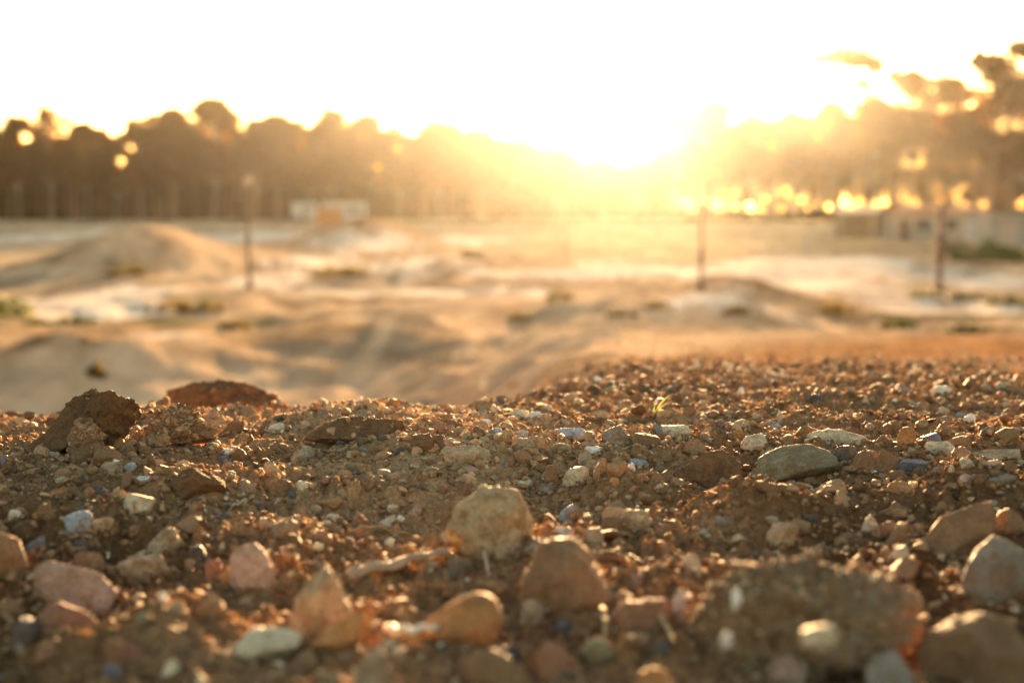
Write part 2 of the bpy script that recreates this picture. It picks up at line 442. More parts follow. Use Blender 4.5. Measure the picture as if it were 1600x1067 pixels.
    c = c * (1 + w * (.35 * n2(x * .45 + 2, y * .22) + .22 * n2(x * 2.1, y * .9))[:, None])
    nr, ncol = D.shape
    i = np.arange(nr * ncol).reshape(nr, ncol)
    F = np.stack([i[:-1, :-1], i[:-1, 1:], i[1:, 1:], i[1:, :-1]], -1).reshape(-1, 4)
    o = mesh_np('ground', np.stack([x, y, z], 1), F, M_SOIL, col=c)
    tag(o, kind='structure'); return o

# ------------------------------------------------------------------ stones
import bmesh
def ico(sub):
    bm = bmesh.new(); bmesh.ops.create_icosphere(bm, subdivisions=sub, radius=1)
    V = np.array([v.co[:] for v in bm.verts]); F = np.array([[v.index for v in f.verts] for f in bm.faces]); bm.free()
    return V / np.linalg.norm(V, axis=1)[:, None], F
ICO = {k: ico(k) for k in (1, 2, 3, 4, 5, 6)}

def solid(N, O, sub, k, rough, r_, freq=2.2, octv=4):
    """a stone: the planes N.x = O cut from a ball, edges worn by a soft minimum, then a weathered skin"""
    D, F = ICO[sub]
    q = np.maximum(D @ N.T, 1e-4) / O
    r = (q ** k).sum(1) ** (-1 / k)
    P = D * r[:, None]
    s = r_.uniform(-50, 50, 3)
    ext = np.ptp(P, axis=0).mean()
    Q = P / ext * freq
    d = fbm3(Q * 2 + s, octv, .62 if octv > 5 else .52)
    big = n3(Q * .9 + s[::-1])
    return P + D * (rough * ext * (d * .8 + big * .5))[:, None], F

SHP = {
    'dome': [(-1, 0), (-.9, .4), (-.5, .85), (0, 1), (.5, .9), (.9, .45), (1, 0)],
    'round': [(-.8, .02), (-1, .45), (-.7, .85), (-.1, 1), (.6, .88), (1, .5), (.8, .02)],
    'tri': [(-1, .12), (.25, .95), (.6, 1), (1, 0), (-.6, 0)],
    'pyr': [(-1, 0), (-.12, 1), (.1, 1), (1, 0)],
    'slab': [(-1, .1), (-.92, .7), (-.6, .95), (.7, 1), (1, .6), (.9, .05)],
    'wedge': [(-1, 0), (-.95, .3), (.5, 1), (.95, .8), (1, .1)],
    'block': [(-.95, 0), (-1, .8), (-.6, 1), (.7, .95), (1, .6), (.9, 0)],
    'lens': [(-1, .45), (-.5, .9), (.3, 1), (1, .5), (.5, .02), (-.5, 0)],
}
SW = {'dome': 'domed', 'round': 'rounded', 'tri': 'triangular', 'pyr': 'pointed', 'slab': 'flat', 'wedge': 'wedge-shaped', 'block': 'blocky', 'lens': 'oval'}
STONES = []       # (object, px, py, w, colour, shape, short)
GROUP = 'stones lying on the dirt mound'

def stone(box, colour, shape, flip=None, tilt=0., k=None, rough=None, thick=None, poly=None, name='stone', sink=.22, lo=.3, seed=None, big=False, depth=None):
    x0, y0, x1, y1 = box
    r_ = np.random.default_rng(int(x0 * 131 + y0 * 17 + 5) + 90000 if seed is None else seed)
    cx = .5 * (x0 + x1); w_px, h_px = x1 - x0, y1 - y0
    gx, gy = hit(cx, y1, lo) if depth is None else (ray(cx, y1)[0] * depth, ray(cx, y1)[1] * depth)
    s = gy / FPX / 1.0
    W, Hh = w_px * s, h_px * s
    if poly is None:
        pts = np.array(SHP[shape], float)
        if flip is None: flip = r_.random() < .5
        if flip: pts[:, 0] *= -1
        pts = pts + r_.uniform(-.07, .07, pts.shape) * np.array([1, .8])
        pts = np.stack([pts[:, 0] * W / 2, pts[:, 1] * Hh], 1)
    else:
        pts = np.array([((px - cx) * s, (y1 - py) * s) for px, py in poly])
    low = pts[:, 1] < .25 * Hh
    pts[low, 1] -= sink * Hh + .001
    if tilt:
        c_, s_ = math.cos(tilt), math.sin(tilt); pts = pts @ np.array([[c_, s_], [-s_, c_]])
    c0 = pts.mean(0); q = pts - c0
    area = np.sum(q[:, 0] * np.roll(q[:, 1], -1) - np.roll(q[:, 0], -1) * q[:, 1])
    if area < 0: q = q[::-1]
    t = (thick or r_.uniform(.62, .95)) * .5 * math.sqrt(W * max(Hh, .3 * W)) * (1.25 if shape in ('slab', 'lens') else 1.05)
    N, O = [], []
    for a, b in zip(q, np.roll(q, -1, 0)):
        e = b - a; l = np.hypot(*e)
        if l < 1e-6: continue
        n = np.array([e[1], -e[0]]) / l; o = max(n @ a, .08 * W)
        for sg in (-1, 1):
            ta = r_.uniform(.12, .75)
            N.append((n[0] * math.cos(ta), sg * math.sin(ta), n[1] * math.cos(ta))); O.append(o * math.cos(ta))
    for sg in (-1, 1):
        for _ in range(2):
            n = np.array([r_.uniform(-.35, .35), sg, r_.uniform(-.1, .5)]); n /= np.linalg.norm(n); N.append(n); O.append(t * r_.uniform(.85, 1.1))
    clod = colour in ('clod', 'gritclod')
    Na, Oa = np.array(N), np.array(O)
    for _ in range(6):                                  # chipped corners
        n = r_.normal(size=3); n /= np.linalg.norm(n)
        sup = 1 / max(np.max((Na @ n) / Oa), 1e-6)
        N.append(n); O.append(sup * r_.uniform(.66, .98))
    rounded = shape in ('round', 'dome', 'lens')
    k = k or (36 if rounded else 80)
    rough = rough if rough is not None else (.19 if clod else (.07 if rounded else .075))
    sub = 6 if (w_px > 60 or clod) else 5 if w_px > 24 else 4
    P, F = solid(np.array(N), np.array(O), sub, k, rough, r_, 2.4 if not clod else 3.6, 6 if clod else 5)
    # fit to the traced outline
    for ax, (lo_, hi_) in ((0, (q[:, 0].min(), q[:, 0].max())), (2, (q[:, 1].min(), q[:, 1].max()))):
        a, b = P[:, ax].min(), P[:, ax].max()
        P[:, ax] = lo_ + (P[:, ax] - a) / (b - a) * (hi_ - lo_)
    P[:, 0] += c0[0]; P[:, 2] += c0[1] - (.10 if w_px > 24 and not clod else .03) * Hh
    rz = 0.
    yc = gy + t * .55
    zc = CAMZ + ray(cx, y1)[2] * gy / ray(cx, y1)[1]
    o = mesh_np(name, P, F, MS[colour]); o.location = (gx * (yc / gy) if False else gx, yc, zc + .0)
    STONES.append([o, cx, y1, w_px, colour, shape, None])
    return o

STAR = {}
def star(label, short, cat, box, colour, shape, name='stone', **kw):
    o = stone(box, colour, shape, name=name, **kw)
    tag(o, label, cat, GROUP if name == 'stone' else None); STONES[-1][6] = short
    return o

# clods of earth on the crest
star('rough dark earth ridge leaning up to the right on the left crest', 'the leaning earth ridge', 'clod', (22, 603, 214, 712), 'clod', 'wedge', 'earth_clod',
     poly=[(22, 712), (60, 676), (120, 642), (168, 606), (200, 603), (214, 622), (207, 662), (150, 712)], thick=.55, rough=.17)
star('long dark earth clod lying on the crest against the pale track', 'the long crest clod', 'clod', (249, 592, 455, 666), 'clod', 'slab', 'earth_clod',
     poly=[(249, 606), (275, 595), (330, 592), (370, 601), (410, 622), (455, 655), (440, 664), (270, 666), (253, 640)], thick=.5, rough=.16, depth=1.95)
star('brown crumbly clod with a pointed top left of the olive rock', 'the pointed brown clod', 'clod', (1054, 700, 1162, 760), 'clod', 'pyr', 'earth_clod',
     poly=[(1054, 752), (1078, 735), (1108, 703), (1120, 702), (1150, 738), (1162, 758), (1060, 760)], rough=.10)
star('huge grey-brown gravelly clod at the bottom right of the mound', 'the huge gravelly clod', 'clod', (1080, 862, 1460, 1050), 'gritclod', 'dome', 'earth_clod',
     poly=[(1080, 1010), (1115, 940), (1190, 888), (1270, 864), (1350, 872), (1425, 925), (1460, 1000), (1440, 1050), (1095, 1050)], thick=.75, rough=.22, sink=.1, k=12)
star('small tan earth clod nestled at the right end of the long crest clod', 'the small crest clod', 'clod', (396, 630, 460, 662), 'gritclod', 'dome', 'earth_clod', rough=.16, depth=1.7)
star('broad gritty hummock of earth with a crumbling top between the two crest clods', 'the gritty hummock', 'clod', (196, 632, 330, 690), 'gritclod', 'dome', 'earth_clod', rough=.17, thick=.7)
star('low crumbly earth hummock under the white pebble on the crest', 'the low crest hummock', 'clod', (470, 650, 640, 690), 'clod', 'dome', 'earth_clod', rough=.08, thick=.6)
star('dark earth clod with gritty face at the left end of the crest', 'the left-end clod', 'clod', (-20, 640, 50, 676), 'clod', 'dome', 'earth_clod', rough=.10, depth=1.75)
star('lumpy earth clod above the pale tan slab', 'the lumpy clod', 'clod', (250, 728, 352, 775), 'clod', 'dome', 'earth_clod', rough=.09)

# stones that stand out
star('large olive-grey domed rock with a dark face, right of the middle', 'the olive domed rock', 'stone', (1178, 692, 1316, 756), 'olive', 'dome',
     poly=[(1178, 738), (1200, 724), (1232, 696), (1272, 692), (1300, 703), (1316, 745), (1300, 756), (1190, 754)], thick=.8, rough=.075)
star('cream triangular stone standing on its flat side in the sharp zone', 'the cream triangle', 'stone', (878, 723, 922, 756), 'cream', 'tri',
     poly=[(878, 745), (912, 724), (920, 726), (922, 756), (898, 756)], thick=.7, rough=.02, k=40)
star('brown pointed stone like a shark fin right of the olive rock', 'the fin-shaped stone', 'stone', (1364, 698, 1410, 742), 'brown', 'pyr', poly=[(1364, 740), (1378, 706), (1382, 698), (1390, 704), (1410, 738), (1400, 742)], rough=.05)
star('dark blue-grey flat slab right of the fin-shaped brown stone', 'the dark blue slab', 'stone', (1396, 715, 1459, 734), 'blue', 'slab', rough=.025)
star('dark blue-grey stone leaning behind the cream block', 'the leaning blue stone', 'stone', (1431, 675, 1472, 700), 'blue', 'block')
star('cream blocky stone in front of the leaning blue stone', 'the cream block', 'stone', (1436, 685, 1498, 711), 'cream', 'wedge', poly=[(1436, 706), (1452, 688), (1478, 687), (1498, 699), (1494, 709), (1470, 711)], thick=.6)
star('orange-tan upright stone left of the leaning blue stone', 'the upright orange-tan stone', 'stone', (1403, 664, 1433, 697), 'orange', 'block')
star('pale long low slab behind the olive rock', 'the pale long slab', 'stone', (1262, 668, 1357, 694), 'cream', 'slab', poly=[(1262, 674), (1290, 668), (1325, 671), (1352, 682), (1357, 692), (1280, 692)], thick=.6)
star('smooth dark grey stone right of the olive rock', 'the smooth dark stone', 'stone', (1300, 692, 1351, 720), 'dark', 'dome')
star('dark brown rough stone between the smooth dark stone and the fin-shaped stone', 'the rough brown lump', 'stone', (1334, 700, 1373, 734), 'brown', 'round', rough=.09)
star('tan long slab at the right edge of the sharp zone', 'the tan edge slab', 'stone', (1517, 702, 1606, 720), 'tan', 'slab', rough=.075)
star('grey angular stone standing upright left of the brown rounded one', 'the grey upright stone', 'stone', (940, 661, 981, 696), 'grey', 'block', poly=[(940, 690), (946, 676), (972, 661), (979, 664), (981, 694), (960, 697)], k=40, rough=.02)
star('brown rounded stone right of the grey upright stone', 'the brown rounded stone', 'stone', (985, 673, 1032, 701), 'brown', 'round', rough=.06)
star('cream long slab with a smooth back behind the brown rounded stone', 'the cream long slab', 'stone', (1014, 663, 1083, 687), 'cream', 'slab', rough=.06)
star('pale domed stone with yellowish side between the cream slab and the olive rock', 'the pale dome', 'stone', (1157, 676, 1203, 702), 'cream', 'dome')
star('blue-grey flat slab lying behind the tan oval stone', 'the blue-grey slab', 'stone', (871, 667, 925, 685), 'paleblue', 'slab', rough=.06)
star('tan two-lobed long rock in the middle of the crest', 'the two-lobed tan rock', 'stone', (688, 692, 772, 722), 'tan', 'slab', poly=[(688, 714), (704, 697), (728, 693), (752, 693), (772, 695), (764, 712), (720, 722)], rough=.05)
star('dark rough rock with pale top left of the two-lobed tan rock', 'the rough dark rock', 'stone', (640, 672, 678, 706), 'brown', 'block', rough=.09)
star('white upright pebble on the far edge of the crest', 'the white crest pebble', 'stone', (542, 617, 571, 641), 'white', 'lens', tilt=-.5, rough=.02, depth=1.75)
star('thin white bent flake lying on the crest', 'the white flake', 'stone', (413, 658, 447, 675), 'white', 'tri', thick=.4)
star('small round white pebble below the crest', 'the round white pebble', 'stone', (491, 673, 503, 683), 'white', 'round', k=6, rough=.01)
star('tan wedge-shaped stone beside the small white pebble', 'the tan wedge', 'stone', (516, 671, 548, 693), 'tan', 'wedge', k=40, flip=True)
star('brown flat-faced stone sticking up behind the tan wedge', 'the brown flat-faced stone', 'stone', (528, 650, 562, 686), 'brown', 'block', rough=.08)
star('brown flat stone half buried below the round white pebble', 'the half buried brown stone', 'stone', (453, 697, 500, 720), 'tan', 'lens')
star('grey-brown boulder with pale top in front of the leaning earth ridge', 'the pale-topped boulder', 'stone', (99, 656, 157, 720), 'gritclod', 'dome', rough=.07, k=12)
star('pale pointed stone right of the pale-topped boulder', 'the pale pointed stone', 'stone', (151, 645, 185, 671), 'white', 'pyr')
star('thin white chip of wood-like stone lying level', 'the thin white chip', 'stone', (206, 743, 257, 751), 'white', 'slab', rough=.02, thick=.4)
star('pale tan slab tilted up to the right at the left', 'the pale tan slab', 'stone', (177, 768, 242, 802), 'cream', 'wedge', poly=[(177, 797), (190, 780), (228, 769), (242, 770), (226, 794), (200, 802)], rough=.06, k=34)
star('light blue-grey faceted stone at the left of the slope', 'the light blue stone', 'stone', (98, 797, 141, 834), 'paleblue', 'block', poly=[(98, 812), (108, 801), (138, 797), (141, 812), (128, 829), (103, 832)], k=44, rough=.015)
star('blackish slab with a wet edge left of the pale tan slab', 'the blackish slab', 'stone', (138, 756, 174, 778), 'dark', 'wedge', flip=True)
star('dark blue wedge stone under the light blue stone', 'the dark blue wedge', 'stone', (34, 837, 69, 862), 'blue', 'wedge')
star('big brown boulder cut by the left edge of the picture', 'the left edge boulder', 'stone', (-45, 822, 40, 900), 'brown', 'dome', rough=.06)
star('large pinkish-brown boulder at the lower left', 'the pinkish boulder', 'stone', (46, 872, 178, 946), 'pink', 'dome', poly=[(46, 905), (56, 882), (84, 872), (120, 882), (160, 896), (178, 922), (160, 946), (70, 940)], rough=.05)
star('reddish lumpy rock below the pinkish boulder', 'the reddish lump', 'stone', (58, 938, 145, 990), 'red', 'round', rough=.06)
star('tan elongated rock right of the pinkish boulder', 'the tan elongated rock', 'stone', (170, 860, 264, 908), 'tan', 'wedge', poly=[(170, 900), (184, 868), (215, 862), (248, 868), (264, 890), (250, 906)], rough=.05)
star('tan upright block above the tan elongated rock', 'the tan upright block', 'stone', (225, 820, 276, 866), 'tan', 'wedge', flip=False)
star('dark grey oval pebble standing on end', 'the grey oval pebble', 'stone', (292, 846, 321, 888), 'dark', 'round', k=7, rough=.015)
star('pinkish tan rough rock with pale crown above the orange stone', 'the pale-crowned rock', 'stone', (352, 845, 428, 915), 'pink', 'round', rough=.06)
star('bright orange rounded stone under the pale-crowned rock', 'the orange stone', 'stone', (341, 876, 386, 916), 'orange', 'round')
star('large tan wedge-shaped rock standing tall in the lower middle left', 'the tall tan rock', 'stone', (443, 876, 549, 990), 'tan', 'wedge',
     poly=[(443, 978), (460, 940), (490, 895), (512, 876), (536, 890), (549, 930), (546, 965), (505, 990)], rough=.08, thick=.8, k=22)
star('orange-brown slab leaning right of the tall tan rock', 'the orange-brown slab', 'stone', (482, 951, 575, 1020), 'orange', 'wedge', poly=[(482, 1002), (500, 990), (548, 956), (566, 952), (575, 972), (560, 1000), (510, 1020)], rough=.06)
star('pale grey slab with a sharp right end at the bottom left', 'the pale grey slab', 'stone', (358, 980, 470, 1034), 'cream', 'lens', poly=[(358, 1010), (378, 990), (425, 980), (470, 1003), (455, 1018), (380, 1034)], rough=.075, k=30)
star('tan rock cut by the bottom edge under the orange-brown slab', 'the bottom tan rock', 'stone', (538, 1004, 622, 1090), 'tan', 'dome', rough=.05)
star('big pale yellowish boulder in the centre of the slope', 'the pale yellow boulder', 'stone', (694, 750, 842, 866), 'sandy', 'block',
     poly=[(694, 830), (706, 790), (735, 762), (770, 750), (812, 760), (840, 800), (842, 846), (760, 866), (700, 858)], rough=.12, thick=.6, k=18)
star('big brown boulder with a sunlit rim right of the pale yellow boulder', 'the big brown boulder', 'stone', (806, 834, 964, 936), 'brown', 'dome',
     poly=[(806, 915), (818, 870), (850, 838), (902, 834), (940, 862), (964, 905), (950, 936), (830, 934)], rough=.08)
star('smooth orange-brown egg-shaped cobble at the bottom centre', 'the egg-shaped cobble', 'stone', (656, 921, 788, 1010), 'orange', 'lens',
     poly=[(656, 985), (690, 945), (730, 923), (765, 924), (786, 950), (784, 985), (750, 1008), (680, 1006)], rough=.015, k=9, thick=.9)
star('tan lump between the big brown boulder and the egg-shaped cobble', 'the tan lump', 'stone', (812, 930, 852, 978), 'tan', 'round')
star('small bright orange pebble right of the egg-shaped cobble', 'the small orange pebble', 'stone', (787, 979, 813, 1012), 'orange', 'lens', tilt=.6, rough=.05)
star('blackish flat stone below the egg-shaped cobble', 'the blackish flat stone', 'stone', (740, 1008, 816, 1036), 'dark', 'slab')
star('grey round pebble in front of the pale yellow boulder', 'the grey round pebble', 'stone', (697, 864, 728, 902), 'grey', 'round', k=7, rough=.02)
star('tan stone with two white tips above the huge gravelly clod', 'the white-tipped stone', 'stone', (1200, 811, 1250, 850), 'tan', 'block')
star('purplish-brown flat stone left of the huge gravelly clod', 'the purplish-brown stone', 'stone', (960, 930, 1048, 980), 'red', 'slab')
star('pinkish tan cobble lying at the bottom right of the middle', 'the pinkish cobble', 'stone', (1198, 1016, 1274, 1070), 'pink', 'lens', tilt=.35)
star('orange stone cut by the bottom edge left of the pinkish cobble', 'the bottom orange stone', 'stone', (986, 1036, 1054, 1085), 'orange', 'dome')
star('cream blocky stone on the face of the huge gravelly clod', 'the cream blocky stone', 'stone', (1252, 972, 1310, 1010), 'cream', 'block', depth=.60, sink=.05)
star('grey-brown boulder with a sunlit upper edge at the right', 'the sunlit-edge boulder', 'stone', (1428, 772, 1562, 860), 'brown', 'wedge',
     poly=[(1428, 832), (1450, 822), (1490, 800), (1530, 775), (1556, 776), (1562, 815), (1540, 858), (1450, 856)], rough=.05)
star('grey-brown rounded boulder cut by the right edge', 'the right edge boulder', 'stone', (1502, 836, 1630, 936), 'grey', 'dome', rough=.05)
star('very large dark boulder at the bottom right corner', 'the corner boulder', 'stone', (1446, 948, 1640, 1064), 'brown', 'dome', rough=.05)
star('grey stone with a sunlit left side at the bottom near the corner boulder', 'the sunlit grey stone', 'stone', (1352, 1012, 1444, 1090), 'grey', 'dome')

# further stones traced from the photograph: box, colour, shape
MORE = [((174, 683, 197, 703), 'orange', 'round'), ((185, 669, 201, 687), 'blue', 'block'), ((183, 645, 205, 659), 'olive', 'block'), ((227, 675, 259, 695), 'olive', 'wedge'),
 ((156, 719, 191, 738), 'tan', 'slab'), ((193, 722, 213, 735), 'paleblue', 'lens'), ((77, 758, 105, 778), 'orange', 'wedge'), ((129, 761, 149, 779), 'brown', 'round'),
 ((0, 708, 18, 730), 'blue', 'dome'), ((6, 707, 49, 734), 'gritclod', 'dome'), ((85, 743, 105, 753), 'cream', 'lens'), ((82, 705, 96, 719), 'tan', 'round'),
 ((12, 795, 36, 812), 'cream', 'lens'), ((323, 640, 341, 655), 'pink', 'lens'), ((255, 640, 285, 664), 'pink', 'dome'), ((554, 683, 573, 696), 'dark', 'lens'), ((359, 699, 385, 723), 'brown', 'round'),
 ((336, 711, 359, 722), 'blue', 'slab'), ((345, 700, 363, 709), 'white', 'lens'), ((411, 717, 436, 735), 'dark', 'pyr'), ((365, 748, 399, 768), 'tan', 'dome'),
 ((428, 745, 457, 773), 'brown', 'block'), ((462, 751, 483, 765), 'cream', 'block'), ((537, 723, 565, 737), 'olive', 'slab'), ((374, 668, 387, 676), 'dark', 'slab'),
 ((676, 677, 694, 701), 'brown', 'block'), ((761, 668, 785, 683), 'paleblue', 'dome'), ((809, 671, 826, 682), 'paleblue', 'round'), ((803, 682, 847, 702), 'tan', 'dome'),
 ((859, 691, 901, 708), 'tan', 'lens'), ((913, 696, 947, 709), 'white', 'slab'), ((924, 717, 945, 736), 'pink', 'wedge'), ((847, 722, 876, 757), 'brown', 'pyr'),
 ((903, 703, 927, 726), 'tan', 'pyr'), ((792, 639, 830, 655), 'cream', 'slab'), ((826, 642, 845, 656), 'white', 'slab'), ((844, 646, 863, 662), 'tan', 'block'),
 ((853, 640, 879, 657), 'red', 'dome'), ((639, 715, 660, 731), 'pink', 'dome'), ((659, 729, 685, 743), 'tan', 'lens'), ((724, 729, 748, 741), 'pink', 'lens'), ((712, 732, 728, 748), 'tan', 'round'),
 ((803, 748, 832, 761), 'cream', 'slab'), ((841, 757, 865, 771), 'grey', 'block'), ((779, 658, 807, 675), 'tan', 'block'), ((1079, 691, 1105, 705), 'grey', 'slab'),
 ((1143, 669, 1168, 685), 'orange', 'dome'), ((1118, 656, 1134, 671), 'dark', 'round'), ((1131, 659, 1149, 671), 'red', 'round'), ((1143, 653, 1176, 671), 'tan', 'round'),
 ((1197, 656, 1228, 671), 'paleblue', 'wedge'), ((980, 715, 1012, 730), 'paleblue', 'slab'), ((981, 723, 993, 737), 'white', 'round'), ((1192, 700, 1217, 713), 'pink', 'lens'),
 ((1243, 668, 1261, 683), 'cream', 'pyr'), ((1041, 603, 1055, 617), 'dark', 'round'), ((1103, 641, 1126, 653), 'red', 'slab'), ((1145, 640, 1170, 654), 'brown', 'dome'),
 ((1369, 679, 1393, 697), 'brown', 'round'), ((1415, 698, 1433, 713), 'pink', 'pyr'), ((1474, 701, 1497, 719), 'tan', 'wedge'), ((1553, 711, 1593, 722), 'olive', 'slab'),
 ((1455, 728, 1481, 742), 'grey', 'dome'), ((1499, 715, 1524, 729), 'cream', 'round'), ((1497, 739, 1521, 754), 'pink', 'block'), ((1542, 738, 1591, 758), 'grey', 'wedge'),
 ((1530, 719, 1569, 732), 'pink', 'slab'), ((1459, 601, 1489, 617), 'white', 'slab'), ((1465, 634, 1485, 648), 'cream', 'lens'), ((1507, 647, 1530, 661), 'white', 'lens'),
 ((1432, 655, 1452, 670), 'tan', 'lens'), ((1288, 676, 1304, 690), 'dark', 'round'), ((1494, 697, 1516, 709), 'blue', 'dome'),
 ((50, 886, 79, 909), 'blue', 'lens'), ((114, 859, 166, 888), 'brown', 'dome'), ((104, 842, 150, 857), 'dark', 'slab'), ((142, 806, 177, 829), 'tan', 'block'),
 ((247, 924, 261, 940), 'white', 'block'), ((205, 927, 227, 943), 'cream', 'lens'), ((160, 988, 236, 1042), 'red', 'wedge'), ((158, 1034, 192, 1060), 'blue', 'round'),
 ((53, 1002, 92, 1030), 'red', 'round'), ((489, 1050, 537, 1072), 'olive', 'slab'), ((330, 800, 359, 815), 'dark', 'slab'), ((393, 784, 415, 797), 'dark', 'round'),
 ((588, 803, 623, 825), 'cream', 'wedge'), ((589, 870, 618, 898), 'cream', 'dome'), ((507, 802, 531, 816), 'cream', 'block'), ((526, 799, 544, 816), 'dark', 'round'),
 ((866, 966, 895, 996), 'dark', 'slab'), ((834, 1000, 907, 1056), 'red', 'dome'), ((825, 843, 854, 864), 'grey', 'lens'), ((862, 822, 897, 838), 'paleblue', 'lens'),
 ((873, 782, 898, 816), 'paleblue', 'wedge'), ((889, 791, 914, 817), 'brown', 'block'), ((911, 822, 946, 853), 'tan', 'block'), ((964, 792, 1020, 827), 'tan', 'round'),
 ((1067, 860, 1096, 896), 'cream', 'block'), ((1050, 917, 1074, 966), 'paleblue', 'wedge'), ((1126, 988, 1144, 1008), 'white', 'round'),
 ((1142, 920, 1161, 948), 'white', 'lens'), ((1394, 849, 1424, 880), 'cream', 'lens'), ((1346, 802, 1375, 833), 'cream', 'dome'), ((1372, 814, 1430, 835), 'red', 'slab'),
 ((714, 1008, 836, 1095), 'brown', 'dome'), ((318, 872, 346, 906), 'red', 'block'), ((1010, 1000, 1050, 1025), 'dark', 'lens'), ((905, 990, 960, 1040), 'olive', 'round'),
 ((1556, 790, 1606, 836), 'brown', 'round'), ((250, 975, 310, 1015), 'brown', 'wedge'), ((300, 930, 352, 965), 'brown', 'dome'), ((20, 960, 60, 1000), 'dark', 'round')]
for bx_, c_, s_ in MORE:
    dep = {(1142, 920, 1161, 948): .70, (1126, 988, 1144, 1008): .62, (50, 886, 79, 909): None}.get(bx_)
    stone(bx_, c_, s_, depth=dep)

# smaller stones strewn between them (no two in one spot), until about 300 stand on their own
cols_ = ['tan', 'brown', 'cream', 'grey', 'red', 'pink', 'dark', 'orange', 'olive', 'paleblue', 'blue', 'white']
prob_ = np.array([.27, .28, .09, .06, .08, .06, .05, .05, .03, .008, .0, .004])
shapes_ = list(SHP)
fr = np.random.default_rng(21); tries = 0
boxes = [(s[1], s[2], s[3]) for s in STONES]
while len(STONES) < 296 and tries < 9000:
    tries += 1
    px = fr.uniform(4, 1596); py = fr.choice([fr.uniform(650, 770), fr.uniform(760, 900), fr.uniform(890, 1060), fr.uniform(600, 660)], p=[.46, .24, .18, .12])
    if py < 655 and px < 700: continue
    w = fr.uniform(15, 25) * (1 + .9 * max(0, (py - 780) / 280)); h = w * fr.uniform(.45, .85)
    if any(abs(px - a) < .62 * (w + c) * .9 and abs(py - b) < .40 * (w + c) * .8 for a, b, c in boxes): continue
    c_ = str(fr.choice(cols_, p=prob_ / prob_.sum())); s_ = str(fr.choice(shapes_))
    stone((px - w / 2, py - h, px + w / 2, py), c_, s_, seed=int(fr.integers(1 << 30)))
    boxes.append((px, py, w))

# labels: colour and shape, then what each lies beside
used = set(o[0].get('label') for o in STONES if o[0].get('label'))
stars_ = [s for s in STONES if s[6]]
def relation(dx, dy):
    if abs(dx) > 1.6 * abs(dy): return 'left of' if dx < 0 else 'right of'
    return 'behind' if dy < 0 else 'in front of'
for s in STONES:
    o, px, py, w, c_, sh, short = s
    if short: continue
    near = sorted(stars_, key=lambda t: math.hypot(t[1] - px, (t[2] - py) * 1.6))
    size = 'tiny' if w < 18 else 'small' if w < 30 else 'medium' if w < 60 else 'large'
    lab = None
    for q in range(6):
        for adv in ('just ', '', 'farther '):
            t = near[q]; dist = math.hypot(t[1] - px, t[2] - py) - t[3] * .5
            if adv == 'just ' and dist > 45: continue
            if adv == 'farther ' and dist < 60: continue
            lab = f"{size} {CW.get(c_, c_)} {SW[sh]} stone {adv}{relation(px - t[1], py - t[2])} {t[6]}"
            if lab not in used: break
            lab = None
        if lab: break
    if lab is None:
        lab = f"{size} {CW.get(c_, c_)} {SW[sh]} stone between {near[0][6]} and {near[1][6]}"
    used.add(lab); tag(o, lab, 'stone', GROUP)
for s in STONES:
    if s[0].name.startswith('stone') and not s[0].get('group'): s[0]['group'] = GROUP

FEET = np.array([(s[0].location.x, s[0].location.y, .55 * s[3] * s[0].location.y / FPX) for s in STONES if s[3] >= 18])
terrain()
